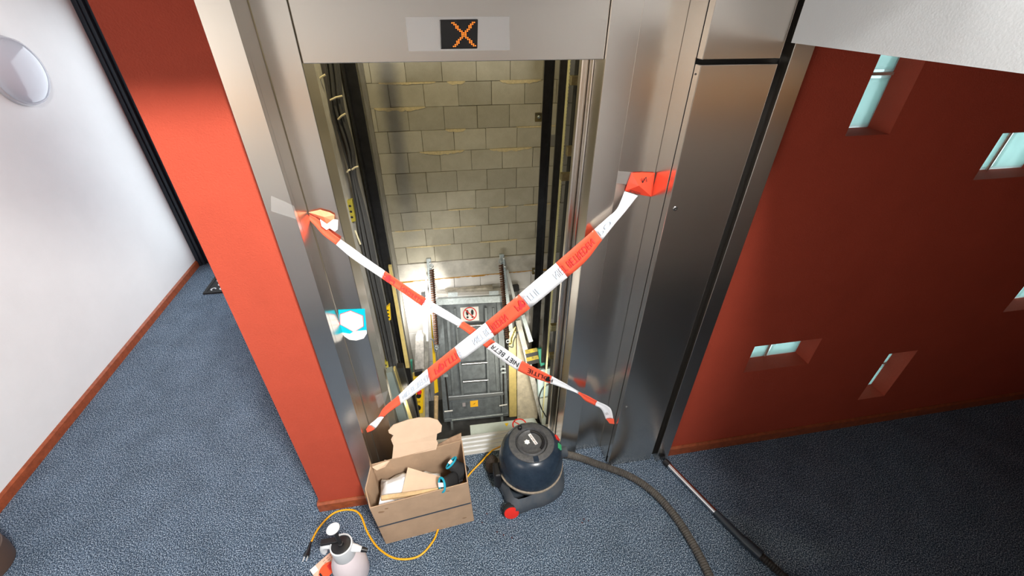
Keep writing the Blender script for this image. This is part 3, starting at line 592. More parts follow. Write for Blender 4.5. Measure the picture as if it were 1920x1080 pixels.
# pale green operator cover just behind the threshold
oc = thing('operator_cover', on('y', .5, 940, 800), 'pale green sheet cover with warning stickers just behind the threshold', 'cover')
Zc = -.16
P = [on('z', Zc, *q) for q in ((881, 797), (1002, 783), (1012, 800), (883, 821))]; b = B(); b.prism(P, (0, 0, -.05)); b.build('cover_plate', CREAM, oc, bevel=.003)
c = on('z', Zc+.001, 974, 796); b = B(); r0 = .05; b.grid([[c+Vector((math.cos(k*.1745), math.sin(k*.1745), 0))*r for k in range(37)] for r in (r0, r0*.82)]); b.add([c+Vector((-.035, .030, 0)), c+Vector((-.030, .035, 0)), c+Vector((.035, -.030, 0)), c+Vector((.030, -.035, 0))], [(0, 1, 2, 3)]); b.build('ban_sticker', PRINTR, oc, solid=.0006)
P = [on('z', Zc+.001, *q) for q in ((946, 794), (954, 793), (950, 800))]; b = B(); b.prism(P, (0, 0, .0006)); b.build('warning_triangle', YEL, oc)
P = [on('z', Zc+.001, *q) for q in ((938, 814), (946, 813), (945, 816), (938, 818))]; b = B(); b.prism(P, (0, 0, .0006)); b.build('yellow_label', YEL, oc)
# dark car roof below, that the hatch stands on
b = B(); b.box((-.45, .42, -1.95), (.80, 2.3, -1.86)); tag(b.build('car_roof', mat('car_roof_dark', (.06, .06, .058), .7, var=.3, vscale=10), bevel=.004), 'dark elevator car roof deep below the leaning hatch', 'elevator car')

# ================================================================ WARNING TAPES
class Ribbon:
    def __init__(s, top, bot, nsub=6):
        s.t = catmull(top, nsub); s.b = catmull(bot, nsub); s.c = [(p+q)/2 for p, q in zip(s.t, s.b)]
        s.L = [0]
        for a, c in zip(s.c[:-1], s.c[1:]): s.L.append(s.L[-1]+(c-a).length)
        s.n = nsub
    def at(s, l, v, off=0):
        l = max(0, min(s.L[-1]-1e-6, l)); i = 0
        while s.L[i+1] < l: i += 1
        f = (l-s.L[i])/(s.L[i+1]-s.L[i]); t = s.t[i].lerp(s.t[i+1], f); b = s.b[i].lerp(s.b[i+1], f)
        n = (s.t[i+1]-s.t[i]+s.b[i+1]-s.b[i]).cross(s.b[i]-s.t[i]).normalized()
        if n.y > 0: n = -n
        return t.lerp(b, v)+n*off
    def arc(s, k): return s.L[k*s.n]
def make_tape(name, label, pairs, cols, Yfun, texts):
    """pairs: pixel (top, bottom) edge points; cols[i] colour of span i; texts: (string, start, end, flipu, flipv, black)"""
    top = [on('y', Yfun(a[0]), *a) for a, c in pairs]; bot = [on('y', Yfun(c[0]), *c) for a, c in pairs]
    rb = Ribbon(top, bot); root = thing(name, rb.c[-1], label, 'tape')
    n = rb.n; i = 0
    while i < len(cols):
        j = i
        while j+1 < len(cols) and cols[j+1] == cols[i]: j += 1
        b = B(); rows = []
        for k in range(i*n, (j+1)*n+1): rows.append([rb.t[k].lerp(rb.b[k], q/4)+Vector((0, .004*math.sin(math.pi*q/4)+random.uniform(-.0004, .0004), 0)) for q in range(5)])
        b.grid(rows); b.build('red_band' if cols[i] == 'r' else 'white_band', TRED if cols[i] == 'r' else TWHITE, root, smooth=True, solid=.0004); i = j+1
    px0 = [(a[0]+c[0])/2 for a, c in pairs]
    def arc_of(x):
        for k in range(len(px0)-1):
            lo, hi = sorted((px0[k], px0[k+1]))
            if lo <= x <= hi: return rb.arc(k)+(rb.arc(k+1)-rb.arc(k))*abs(x-px0[k])/max(1e-6, hi-lo)
        return 0
    for (txt, xa, xb, fu, fv, blk) in texts:
        la, lb = arc_of(xa), arc_of(xb); vs, fs, asp = text_tris(txt)
        P = []; us = []
        for u, v in vs:
            uu = 1-u if fu else u; vv = v if fv else 1-v
            l = la+(lb-la)*uu; us.append(l); P.append(rb.at(l, .5+(vv-.5)*.42, .0035 if True else 0))
        b = B()
        for f in fs:
            l = sum(us[q] for q in f)/len(f); k = 0
            while k < len(cols)-1 and rb.arc(k+1) < l: k += 1
            b.cur = 0 if blk else (1 if cols[k] == 'r' else 2)
            b.add([P[q] for q in f], [tuple(range(len(f)))])
        if txt == 'POLITIE':
            le = la+(lb-la)*(.80 if fu else .20)
            for (du, dv, ru, rv) in ((0, 0, .010, .018), (.008, .10, .006, .012), (-.008, .12, .006, .012), (.004, -.18, .008, .010)):
                wdt = (rb.at(le, 1)-rb.at(le, 0)).length; k = 0
                while k < len(cols)-1 and rb.arc(k+1) < le: k += 1
                b.cur = 0 if blk else (1 if cols[k] == 'r' else 2)
                b.add([rb.at(le+du+ru*.7*math.cos(a*.628), .5+dv+(rv/wdt)*math.sin(a*.628), .0037) for a in range(10)], [tuple(range(10))])
        b.build('lettering', [PRINTK, mat('print_through_red', (.78, .05, .055), .5), mat('print_through_grey', (.56, .64, .74), .5)], root)
    return root
# tape from upper right to lower left (edge points listed from the left)
Y1 = lambda x: .085 if x > 1160 else .02+(x-690)*(.065/470)
tp1 = [((686, 806), (688, 811)), ((692, 797), (703, 804)), ((708, 783), (720, 782)), ((720, 764), (731, 772)), ((747, 741), (751, 758)), ((775, 714), (780, 737)), ((801, 692), (807, 719)), ((852, 651), (864, 677)), ((910, 605), (927, 630)), ((973, 552), (994, 578)), ((1042, 493), (1064, 520)), ((1080, 460), (1100, 488)), ((1114, 430), (1129, 450)), ((1140, 407), (1152, 421)), ((1157, 391), (1173, 396)), ((1171, 359), (1196, 367))]
make_tape('barrier_tape', 'red and white barrier tape running from lower left to upper right, in front', tp1,
  ['r', 'w', 'r', 'r', 'w', 'w', 'r', 'w', 'r', 'w', 'r', 'r', 'w', 'w', 'w'], Y1,
  [('NIET BETREDEN', 755, 806, 0, 1, 0), ('POLITIE', 816, 864, 0, 1, 0), ('NIET BETREDEN', 888, 950, 0, 1, 0), ('POLITIE', 968, 1012, 0, 1, 0), ('NIET BETREDEN', 1040, 1112, 0, 1, 0), ('PO', 1124, 1146, 0, 1, 0)])
bt = [o for o in COL.objects if o.name.startswith('barrier_tape') and o.parent is None][0]
# bunched red end stuck to the recess panel
b = B(); P = [on('y', .126, *q) for q in ((1184, 324), (1204, 323), (1228, 324), (1225, 346), (1222, 369), (1205, 366), (1192, 363), (1172, 358), (1177, 342))]
c = on('y', .095, 1198, 348); b.add(P+[c], [(i, (i+1) % 9, 9) for i in range(9)]); b.build('red_end', mat('tape_red_gloss', (.92, .075, .035), .18), bt, solid=.0006)
b = B(); flat_text(b, 'N', on('y', .100, 1203, 334), (.9, 0, .2), (.3, 0, -.9), .022); flat_text(b, 'BETREDEN', on('y', .105, 1180, 360), (.9, 0, -.3), (.3, 0, .9), .009, .05); b.build('lettering', PRINTK, bt, solid=.0004)
Y2 = lambda x: .108-(x-600)*(.055/550) if x < 1100 else .053-(x-1100)*(.03/50)
tp2 = [((580, 402), (579, 411)), ((600, 414), (592, 425)), ((618, 433), (607, 441.5)), ((639, 449), (630, 459)), ((660, 463.7), (655.5, 481)), ((690, 486), (686, 502)), ((722, 508), (716, 522)), ((760, 534), (755, 549)), ((799.5, 560), (790.5, 573.5)), ((835, 581), (827, 594)), ((869, 602.5), (860.5, 613)), ((893, 618), (882, 628)), ((929, 641.5), (913, 653)), ((955, 659), (942, 676)), ((979, 676), (971, 695)), ((1005, 690), (1000, 708)), ((1035, 705.5), (1031.5, 719)), ((1060, 719), (1058, 728)), ((1087, 735), (1084, 738.5)), ((1104, 743), (1098, 752)), ((1120, 752), (1116, 760.5)), ((1144, 765), (1128, 768)), ((1150, 786), (1136, 786))]
t2 = make_tape('barrier_tape', 'twisted red and white barrier tape running from upper left to lower right, behind', tp2,
  ['r', 'r', 'r', 'w', 'w', 'w', 'r', 'r', 'w', 'w', 'r', 'r', 'w', 'w', 'r', 'r', 'w', 'w', 'r', 'r', 'w', 'w'], Y2,
  [('POLITIE', 676, 740, 1, 0, 0), ('NIET BETREDEN', 752, 820, 1, 0, 0), ('NIET BETR', 921, 972, 1, 1, 1), ('POLITIE', 990, 1036, 1, 1, 1)])
b = B(); P = [on('y', .108, *q) for q in ((578, 398), (600, 393), (618, 398), (627, 403), (627, 415), (612, 419), (598, 408))]; c = on('y', .09, 608, 407); b.add(P+[c], [(i, (i+1) % 7, 7) for i in range(7)]); b.build('folded_end', mat('tape_orange', (.95, .30, .15), .4), t2, solid=.0006)
b = B(); P = [on('y', .098, *q) for q in ((600, 411), (613, 420), (625, 411), (634, 412), (633, 430), (628, 434), (618, 428), (612, 431), (603, 424))]; b.add(P, [tuple(range(9))]); b.build('crumpled_white_end', TWHITE, t2, solid=.0008)
b = B(); P = [on('y', .02, *q) for q in ((1136, 785), (1151, 785), (1152, 795), (1143, 794))]; b.add(P, [(0, 1, 2, 3)]); b.build('red_tip', TRED, t2, solid=.0006)
b = B(); flat_text(b, '152', on('y', .018, 1135, 775), (.5, 0, -.8), (.8, 0, .5), .012); b.build('lettering', PRINTK, t2)
CLEAR = mat('clear_film', (.8, .8, .8), .2, alpha=.06)
for P, lab in (([on('y', FY-.0012, *q) for q in ((508, 367), (551, 386), (561, 413), (508, 396))], 'strip of clear adhesive film on the left steel casing'),
               ([on('y', .1295, *q) for q in ((1153, 320), (1187, 323), (1187, 347), (1150, 343))], 'clear adhesive film left of the red tape end'),
               ([on('y', .1295, *q) for q in ((1224, 325), (1238, 326), (1234, 347), (1222, 347))], 'clear adhesive film right of the red tape end'),
               ([on('y', RY-.001, *q) for q in ((703, 742), (722, 735), (728, 732), (722, 756), (710, 765))], 'crumpled clear film beside the lower left tape end')):
    b = B(); b.add(P, [tuple(range(len(P)))]); tag(b.build('clear_film', CLEAR, solid=.0003), lab, 'adhesive film', 'clear film strips')
# teal sticker on the left jamb
st = thing('jamb_sticker', on('y', RY-.001, 660, 639), 'teal sticker with white hexagon, half torn, on the left jamb', 'sticker')
yk = RY-.0015
b = B(); P = [on('y', yk, *q) for q in ((634, 581), (679, 579), (684, 579), (688, 622), (682, 634), (668, 638), (655, 636), (646, 630), (639, 622), (636, 600))]; b.add(P, [tuple(range(10))]); b.build('teal_ground', mat('teal_print', (.0, .46, .60), .4), st, solid=.0005)
b = B(); P = [on('y', yk-.0006, *q) for q in ((637, 589), (657, 582), (681, 592), (682, 612), (664, 623), (637, 608))]; b.add(P, [tuple(range(6))]); c = sum(P, Vector())/6; b.build('hexagon_edge', PRINTR, st, solid=.0004)
b = B(); b.add([c+(p-c)*.95+Vector((0, -.0006, 0)) for p in P], [tuple(range(6))]); b.build('white_hexagon', PRINTW, st, solid=.0004)
b = B(); P = [on('y', yk-.0008, *q) for q in ((639, 623), (656, 626), (664, 621), (687, 619), (688, 625), (682, 634.5), (668, 638.5), (655, 637), (646, 631))]; b.add(P, [tuple(range(9))]); b.build('torn_white', PRINTW, st, solid=.0004)
b = B(); 
for k, (l, h) in enumerate(((598, 3.2), (608, 2.6))):
    a = on('y', yk-.0016, 641, l+1); c2 = on('y', yk-.0016, 676, l); flat_text(b, 'BUITENGEBRUIK' if k == 0 else 'ONDERHOUD', a, (c2-a).normalized(), (0, 0, 1), .0065, (c2-a).length)
b.build('lettering', mat('pale_red_print', (.75, .35, .33), .6), st, solid=.0002)

# ================================================================ CARDBOARD BOX
BH = .345
bxo = thing('cardboard_box', (-.22, -.08, 0), 'open brown cardboard box with dark strap in front of the elevator', 'box')
FLb, FRb, BRb, BLb = Vector((-.425, -.221, 0)), Vector((.017, -.181, 0)), Vector((-.005, .045, 0)), Vector((-.44, .005, 0))
FL, FR, BR, BL, LM = (Vector((-.444, -.222, BH)), Vector((.004, -.180, BH+.01)), Vector((-.006, .050, BH+.02)), Vector((-.458, -.004, BH+.005)), Vector((-.476, -.118, BH-.01)))
def wall(nm, pts, m=CARD, t=.005):
    b = B(); b.add(pts, [tuple(range(len(pts)))]); return b.build(nm, m, bxo, solid=t)
fp = wall('front_panel', [FLb, FRb, FR, FL]); wall('side_panel', [FRb, BRb, BR, FR]); wall('back_panel', [BRb, BLb, BL, BR])
b = B(); LMb = (FLb+BLb)/2; b.grid([[FLb, LMb, BLb], [FL, LM, BL]]); b.build('side_panel', CARD, bxo, solid=.005)
b = B(); b.add([FLb+Vector((.004,.004,.003)), FRb+Vector((-.004,.004,.003)), BRb+Vector((-.004,-.004,.003)), BLb+Vector((.004,-.004,.003))], [(0,1,2,3)]); b.build('bottom_panel', CARD, bxo, solid=.004)
b = B(); lo = lambda a, c, f: a.lerp(c, f)
for f0, f1 in ((.49, .515),):
    o = Vector((0, -.0042, 0)); b.add([lo(FLb, FL, f0)+o, lo(FRb, FR, f0)+o, lo(FRb, FR, f1)+o, lo(FLb, FL, f1)+o], [(0,1,2,3)])
b.build('strap', mat('strap_blue_grey', (.04, .055, .075), .5), bxo, solid=.0015)
sx = 260/1003
bp = lambda a, c, y: on('y', y, 660+a*sx, 760+c*sx)
fl = [bp(290,385,.01), bp(300,290,.035), bp(282,245,.05), bp(300,215,.055), bp(268,200,.06), bp(262,180,.065), bp(300,140,.075), bp(400,105,.085), bp(480,88,.09), bp(560,88,.09), bp(620,105,.085), bp(650,145,.075), bp(645,190,.062), bp(615,205,.058), bp(610,250,.048), bp(622,270,.043), bp(608,318,.03)]
wall('back_flap', fl, CARDL, .004)
wall('torn_flap', [bp(612,318,.044), bp(620,285,.052), bp(700,240,.062), bp(790,200,.072), bp(792,268,.054)], mat('torn_corrugation', (.34, .22, .14), .9, var=.2, vscale=60), .006)
wall('torn_edge', [bp(135,440,-.002), bp(230,405,.004), bp(235,395,-.01), bp(275,400,.004), bp(240,445,-.02), bp(180,470,-.02)], CARDL, .004)
b = B()
for q, r in (((855, 805), .006), ((375, 447), .004)): pass
for (f, g, r) in ((.9, .15, .008), (.08, .85, .010), (.15, .9, .007), (.78, .93, .006)):
    p = lo(lo(FLb, FRb, f), lo(FL, FR, f), g)+Vector((0, -.0032, 0)); b.add([p+Vector((r*1.6*math.cos(t*.785)*random.uniform(.6, 1.2), 0, r*.7*math.sin(t*.785)*random.uniform(.6, 1.2))) for t in range(8)], [tuple(range(8))])
b.build('stain', mat('grease_stain', (.27, .165, .095), .9), fp, solid=.0004)
# contents
b = B(); rows = []
for i in range(9):
    rows.append([(-.42+.29*i/8, -.172+.145*j/7, .235+.075*math.exp(-((i-3)/3)**2-((j-4)/3)**2)+.016*math.sin(i*1.9+j*1.3)) for j in range(8)])
b.grid(rows); tag(b.build('white_cloth', CLOTHW, smooth=True, solid=.004), 'crumpled white cloth lying in the cardboard box', 'cloth')
b = B(); P = [Vector((-.335, -.06, .305)), Vector((-.315, .035, .345)), Vector((-.20, .02, .33)), Vector((-.10, -.02, .31)), Vector((-.15, -.11, .29)), Vector((-.25, -.085, .295))]
P = [on('z', .31, 660+a*sx, 760+c*sx) for a, c in ((360, 628), (407, 462), (525, 490), (640, 515), (615, 600), (495, 612))]
for p, z in zip(P, (.305, .325, .315, .31, .30, .302)): p.z = z
cs = thing('cardboard_sheet', (P[0].x, P[0].y, .3), 'loose light brown cardboard sheet lying in the box', 'cardboard'); b = B(); b.add([P[0], P[1], P[2], P[5]], [(0,1,2,3)]); b.build('sheet_half', CARDL, cs, solid=.004); b = B(); b.add([P[5], P[2], P[3], P[4]], [(0,1,2,3)]); b.build('sheet_half', CARDL, cs, solid=.004)
a, c = on('z', .315, 660+212*sx, 760+672*sx), on('z', .315, 660+625*sx, 760+615*sx)
b = B(); d = (c-a).normalized(); n_ = Vector((-d.y, d.x, 0))*.010; b.taper([a-n_-Vector((0,0,.009)), a+n_-Vector((0,0,.009)), a+n_+Vector((0,0,.009)), a-n_+Vector((0,0,.009))], [c-n_-Vector((0,0,.009)), c+n_-Vector((0,0,.009)), c+n_+Vector((0,0,.009)), c-n_+Vector((0,0,.009))]); tag(b.build('wood_lath', WOOD, bevel=.003), 'splintered pine lath lying along the front of the box', 'wood')
b = B(); P = [on('z', .30, 660+q*sx, 760+r*sx) for q, r in ((205, 665), (330, 690), (400, 672), (340, 705), (190, 735))]; b.add(P, [tuple(range(5))]); tag(b.build('paper_sheet', CLOTHW, solid=.001), 'white paper corner with a blue mark under the wooden lath', 'paper')
# work gloves: five fingers and a ribbed cuff with teal hem
def glove(label, wrist, direc, side, fdir, k=.75):
    t = thing('work_glove', wrist, label, 'glove', 'black work gloves in the box')
    wrist = Vector(wrist); d = Vector(direc).normalized(); s = Vector(side); s = (s-d*s.dot(d)).normalized(); u = d.cross(s).normalized()
    if u.z < 0: u = -u
    fd = Vector(fdir).normalized()
    K = mat('glove_black', (.012, .012, .013), .75, bump=.5, bscale=150)
    b = B(); rows = []
    for f, w_, h_ in ((0, .034, .024), (.03, .033, .022), (.055, .040, .020), (.085, .043, .018), (.10, .040, .014)):
        rows.append([wrist+(d*f+s*w_*math.cos(q*math.pi/8)+u*h_*math.sin(q*math.pi/8))*k for q in range(17)])
    b.grid(rows); b.add([rows[-1][q] for q in range(16)], [tuple(range(16))])
    b.build('palm', K, t, smooth=True, solid=.002)
    for off, L in ((-.030, .058), (-.011, .070), (.009, .066), (.028, .050)):
        p = wrist+(d*.088+s*off)*k; L *= k; b = B()
        b.tube([p, p+(d*.6+fd*.4).normalized()*L*.35, p+d*L*.15+fd*L*.6, p+d*L*.1+fd*L*.9-u*.006, p+d*L*.06+fd*L-u*.010], [.0100*k, .0105*k, .010*k, .0085*k, .004*k], 9); b.build('finger', K, t, smooth=True)
    p = wrist+(d*.045-s*.034)*k; b = B(); b.tube([p, p+(d*.025-s*.018)*k, p+(d*.05-s*.02)*k, p+(d*.062-s*.016)*k], [.012*k, .0115*k, .010*k, .004*k], 9); b.build('thumb', K, t, smooth=True)
    b = B(); b.tube([wrist+(s*.035*math.cos(q*math.pi/10)+u*.025*math.sin(q*math.pi/10))*k for q in range(21)], .0052, 8); b.build('cuff_hem', TEALM, t, smooth=True)
    b = B(); q = wrist; b.add([q+(u*.016-s*.011+d*.004)*k, q+(u*.016+s*.011+d*.004)*k, q+(-u*.020+s*.011-d*.008)*k, q+(-u*.020-s*.011-d*.008)*k], [(0,1,2,3)]); b.build('care_label', PRINTW, t, solid=.0006)
g1 = on('z', .352, 660+650*sx, 760+575*sx); glove('black work glove with teal cuff lying on the front rim of the box', g1, (.72, .42, -.40), (.15, .75, .55), (.1, .9, .1), .92)
g2 = on('z', .368, 660+718*sx, 760+415*sx); glove('black work glove with teal cuff standing at the back of the box', g2, (.55, -.35, -.60), (.55, .65, .45), (-.85, -.35, -.05), .92)

# ================================================================ VACUUM CLEANER
VC = Vector((.352, -.008, 0))
vc = thing('vacuum_cleaner', VC, 'dusty dark blue tub vacuum cleaner with red wheel hubs and black lid', 'vacuum cleaner')
ang = math.radians(238); fx = Vector((math.cos(ang), math.sin(ang), 0)); fy = Vector((-fx.y, fx.x, 0))
# base skirt: rounded shape with two lobes for the wheels (front left), narrower behind
b = B(); ring = []
for k in range(48):
    th = 2*math.pi*k/48; r = .182
    dl = lambda c0, w0: max(0, 1-abs(((th-c0+math.pi) % (2*math.pi))-math.pi)/w0)
    r += .055*dl(math.radians(236), .5)**1.2+.03*dl(math.radians(150), .55)+.028*dl(math.radians(20), .6)+.02*dl(math.radians(325), .6)
    ring.append((r, th))
rows = []
for z, k in ((.012, .94), (.03, 1.0), (.07, 1.0), (.085, .97), (.10, .90), (.115, .83)):
    rows.append([VC+Vector((math.cos(t)*r*k, math.sin(t)*r*k, z)) for r, t in ring+[ring[0]]])
b.grid(rows); b.add([rows[0][i] for i in range(48)], [tuple(range(48))]); b.build('base', VGREY, vc, smooth=True)
b = B(); b.lathe(VC, [(.150, .10), (.153, .118), (.158, .15), (.160, .155)], 48); b.build('drum', VGREY, vc, smooth=True)
b = B(); b.lathe(VC, [(.170, .155), (.176, .158), (.177, .166), (.172, .170)], 48); b.build('rim', DUST, vc, smooth=True)
b = B(); b.lathe(VC, [(.170, .168), (.173, .18), (.172, .215), (.170, .235), (.168, .242), (.166, .262), (.158, .295), (.142, .325), (.122, .342), (.119, .343), (.116, .330)], 56); b.build('head', VBODY, vc, smooth=True)
b = B(); b.lathe(VC, [(.119, .340), (.119, .348), (.112, .352), (.086, .352), (.083, .346), (.080, .338)], 48, cap=False); lid = b.build('cord_rewind_ring', mat('lid_black', (.05, .052, .058), .5, col2=(.10, .10, .10), vscale=70), vc, smooth=True)
b = B(); b.lathe(VC, [(.0795, .33), (.0795, .342), (.072, .350), (.068, .346), (.05, .343), (.001, .343)], 40); b.build('lid_disc', mat('lid_black', (0,0,0)), vc, smooth=True)
# recessed grip on the lid, knob, label
b = B(); b.tube([VC+Vector((.062*math.cos(t), .062*math.sin(t), .351)) for t in [math.radians(-50+k*12) for k in range(12)]], .007, 8); b.build('lid_grip', BLACK, vc, smooth=True)
b = B(); p = VC+Vector((-.045, .088, .349)); b.lathe(p, [(.011, 0), (.011, .022), (.007, .026)], 16); b.build('winder_knob', BLACK, vc, smooth=True)
b = B(); p = VC+Vector((.012, .018, .3445)); d = Vector((.35, -.94, 0)).normalized(); n_ = Vector((d.y, -d.x, 0)); b.add([p-d*.036-n_*.008, p+d*.036-n_*.008, p+d*.036+n_*.008, p-d*.036+n_*.008], [(0,1,2,3)]); lb = b.build('brand_plate', PRINTW, vc, solid=.001)
b = B()
for k in range(9): q = p-d*(.030-.0075*k)+Vector((0, 0, .0006)); b.add([q-n_*.004, q+d*.0035-n_*.004, q+d*.0035+n_*(.002+.002*(k % 3)), q+n_*(.002+.002*(k % 3))], [(0,1,2,3)])
b.build('plate_print', mat('dark_red_print', (.15, .03, .03), .6), lb)
b = B(); p = VC+Vector((-.022, .006, .3448)); b.add([p+Vector((math.cos(k*.5236), math.sin(k*.5236), 0))*(.016 if k % 2 else .012) for k in range(12)], [tuple(range(12))]); b.build('round_label', PRINTW, vc, solid=.001)
b = B(); a0 = math.radians(250); b.box((VC.x-.012, VC.y-.118, .346), (VC.x+.016, VC.y-.086, .3535)); b.build('latch', VBODY, vc, bevel=.003)
# switches on the right shoulder
for zz, t, m, nm in ((.316, 8.8, REDP, 'red_switch'), (.316, -12.3, mat('green_switch', (.05, .38, .16), .4), 'green_switch')):
    t = math.radians(t); p = VC+Vector((math.cos(t)*.146, math.sin(t)*.146, zz)); e = Vector((-math.sin(t), math.cos(t), 0)); o_ = Vector((math.cos(t)*.8, math.sin(t)*.8, .6)).normalized(); u_ = o_.cross(e).normalized()
    b = B(); b.prism([p-e*.015-u_*.013, p+e*.015-u_*.013, p+e*.015+u_*.013, p-e*.015+u_*.013], o_*.008); b.build(nm, m, vc, bevel=.002)
# wheels
def wheel(c, ax, r, wd, hub):
    ax = Vector(ax).normalized(); b = B(); b.lathe(Vector(c)-ax*wd/2, [(r*.8, 0), (r*.96, .004), (r, .012), (r, wd-.012), (r*.96, wd-.004), (r*.8, wd)], 28, ax); wl = b.build('wheel', BLACKRUB, vc, smooth=True)
    if hub: b = B(); b.lathe(Vector(c)+ax*(wd/2-.001), [(r*.85, 0), (r*.84, .004), (r*.6, .006), (.002, .006)], 28, ax); b.build('wheel_hub', REDP, wl, smooth=True)
wheel((.216, -.186, .046), (-.05, -1, .25), .045, .035, True)
wheel((.15, .09, .05), (-1, .1, .1), .048, .035, False)
wheel((.50, -.09, .03), (.6, -.8, 0), .028, .025, False)
b = B(); p = VC+Vector((-.20, .085, .075)); b.lathe(p, [(.02, -.02), (.045, -.012), (.05, .0), (.045, .015), (.02, .025)], 24, (-.8, -.3, .5)); b.build('floor_brush', mat('dust_fluff', (.06, .045, .035), .95, var=.4, vscale=90, bump=1, bscale=150), vc, smooth=True)
b = B(); b.box((VC.x-.205, VC.y-.055, .06), (VC.x-.165, VC.y+.03, .175)); b.build('tool_holder', BLACK, vc, bevel=.010)
p = VC+Vector((.158, .045, .145)); b = B(); b.lathe(p, [(.034, 0), (.034, .03), (.030, .035), (.030, .06)], 20, (1, .1, -.1)); b.build('hose_socket', VGREY, vc, smooth=True)
hp = [(.56, .038, .125), (.60, .04, .10), (.676, .035, .055), (.75, .006, .030), (.82, -.030, .022), (.92, -.10, .022), (1.005, -.205, .022), (1.06, -.345, .022), (1.083, -.49, .022), (1.087, -.63, .022), (1.07, -.80, .022), (1.10, -1.0, .022), (1.25, -1.1, .022), (1.40, -1.02, .022), (1.475, -.86, .022), (1.462, -.76, .022)]
c = catmull(hp, 12); Ls = [0]
for q, r in zip(c[:-1], c[1:]): Ls.append(Ls[-1]+(r-q).length)
pts = []; rr = []; l = 0; i = 0; k = 0
while l < Ls[-1]-1e-4:
    while Ls[i+1] < l: i += 1
    pts.append(c[i].lerp(c[i+1], (l-Ls[i])/(Ls[i+1]-Ls[i]))); rr.append((.0212, .0195, .0165, .0195)[k % 4]); l += .0028; k += 1
b = B(); b.tube(pts, rr, 14); b.build('hose', HOSE, vc, smooth=True)
vw = thing('vacuum_wand', (1.3, -.4, .0), 'chrome vacuum wand with black cuffs lying on the carpet beside the red wall', 'vacuum wand')
W = [Vector((1.160, -.050, .022)), Vector((1.298, -.409, .022)), Vector((1.338, -.510, .022)), Vector((1.383, -.600, .022)), Vector((1.440, -.705, .022)), Vector((1.462, -.76, .022))]
b = B(); b.tube([W[0].lerp(W[1], .02), W[1]], .016, 20); b.build('tube', mat('chrome', (.75, .75, .76), .15, metal=1), vw, smooth=True)
b = B(); b.tube([W[0]-(W[1]-W[0]).normalized()*.01, W[0].lerp(W[1], .06)], [.0195, .0195], 20); b.build('tube_end', BLACK, vw, smooth=True)
b = B(); b.tube([W[1].lerp(W[0], .12), W[1], W[2], W[2].lerp(W[3], .15)], [.018, .020, .020, .022], 20); b.build('grip', mat('wand_navy', (.02, .028, .04), .4), vw, smooth=True)
b = B(); b.tube([W[2].lerp(W[3], .1), W[3]], [.025, .025], 20); b.build('swivel_cuff', mat('wand_navy', (0,0,0)), vw, smooth=True)
pts = catmull(W[3:], 12); b = B(); b.tube([pts[0].lerp(pts[-1], k/66) for k in range(67)], [(.0205, .0185, .0168, .0185)[k % 4] for k in range(67)], 14); b.build('hose_end', mat('hose_black', (.025, .024, .024), .5), vw, smooth=True)

# ================================================================ CORD, SPRAYER, SMALL THINGS
pc = thing('power_cord', (-.5, -.15, 0), 'yellow power cord with black plug snaking under the cardboard box', 'power cord')
cp = [(-.795, -.160, .008), (-.770, -.088, .006), (-.709, -.023, .006), (-.629, -.017, .006), (-.570, -.053, .006), (-.519, -.158, .006), (-.455, -.246, .006), (-.367, -.305, .006), (-.265, -.311, .006), (-.194, -.253, .006), (-.160, -.185, .006), (-.09, -.06, .0035), (.010, .068, .006), (.095, .13, .03), (.16, .15, .09), (.20, .12, .16), (.22, .105, .20)]
b = B(); b.tube(catmull(cp, 8), .0048, 8); b.build('cord', CORD, pc, smooth=True)
P = [Vector((-.795, -.155, .009)), Vector((-.797, -.185, .010)), Vector((-.799, -.208, .014)), Vector((-.802, -.222, .014))]
b = B(); b.tube(P, [.006, .008, .013, .016], 12); pg = b.build('plug', BLACK, pc, smooth=True)
for s in (-.008, .008): b = B(); b.tube([P[3]+Vector((s, 0, 0)), P[3]+Vector((s-.004, -.022, 0))], .0025, 8); b.build('plug_pin', ALU, pg, smooth=True)
SP = Vector((-.567, -.332, 0)); sp = thing('pressure_sprayer', SP, 'white pressure spray bottle with black pump and pinkish liquid', 'spray bottle')
b = B(); b.lathe(SP, [(.055, 0), (.070, .006), (.076, .03), (.077, .10), (.072, .14), (.055, .185), (.042, .205), (.038, .21)], 40); b.build('bottle', mat('milky_plastic', (.72, .62, .65), .35, col2=(.80, .73, .75), vscale=5, trans=.15), sp, smooth=True)
b = B(); b.lathe(SP, [(.046, .20), (.048, .205), (.048, .275), (.0475, .285), (.042, .287), (.041, .278)], 40); b.build('collar', mat('sprayer_grey', (.62, .64, .66), .4), sp, smooth=True)
b = B(); b.lathe(SP, [(.041, .268), (.041, .282), (.034, .286), (.012, .286), (.011, .296), (.007, .298)], 32); b.build('pump_cap', BLACK, sp, smooth=True)
kt = SP+Vector((-.013, .018, .385)); b = B(); b.tube([SP+Vector((0, 0, .286)), kt], .0085, 12); b.build('pump_rod', BLACK, sp, smooth=True)
ax = (kt-SP-Vector((0, 0, .286))).normalized(); b = B(); b.lathe(kt-ax*.012, [(.012, 0), (.026, .010), (.028, .016), (.026, .020), (.001, .022)], 28, ax); b.build('pump_knob', PRINTW, sp, smooth=True)
b = B(); b.tube([SP+Vector((.03, -.004, .262)), SP+Vector((.06, -.012, .256)), SP+Vector((.082, -.018, .250))], [.019, .016, .011], 14); nz = b.build('nozzle_arm', mat('sprayer_white', (.78, .79, .80), .4), sp, smooth=True)
b = B(); b.tube([SP+Vector((.082, -.018, .250)), SP+Vector((.106, -.024, .244))], [.012, .009], 12); b.build('nozzle', BLACK, nz, smooth=True)
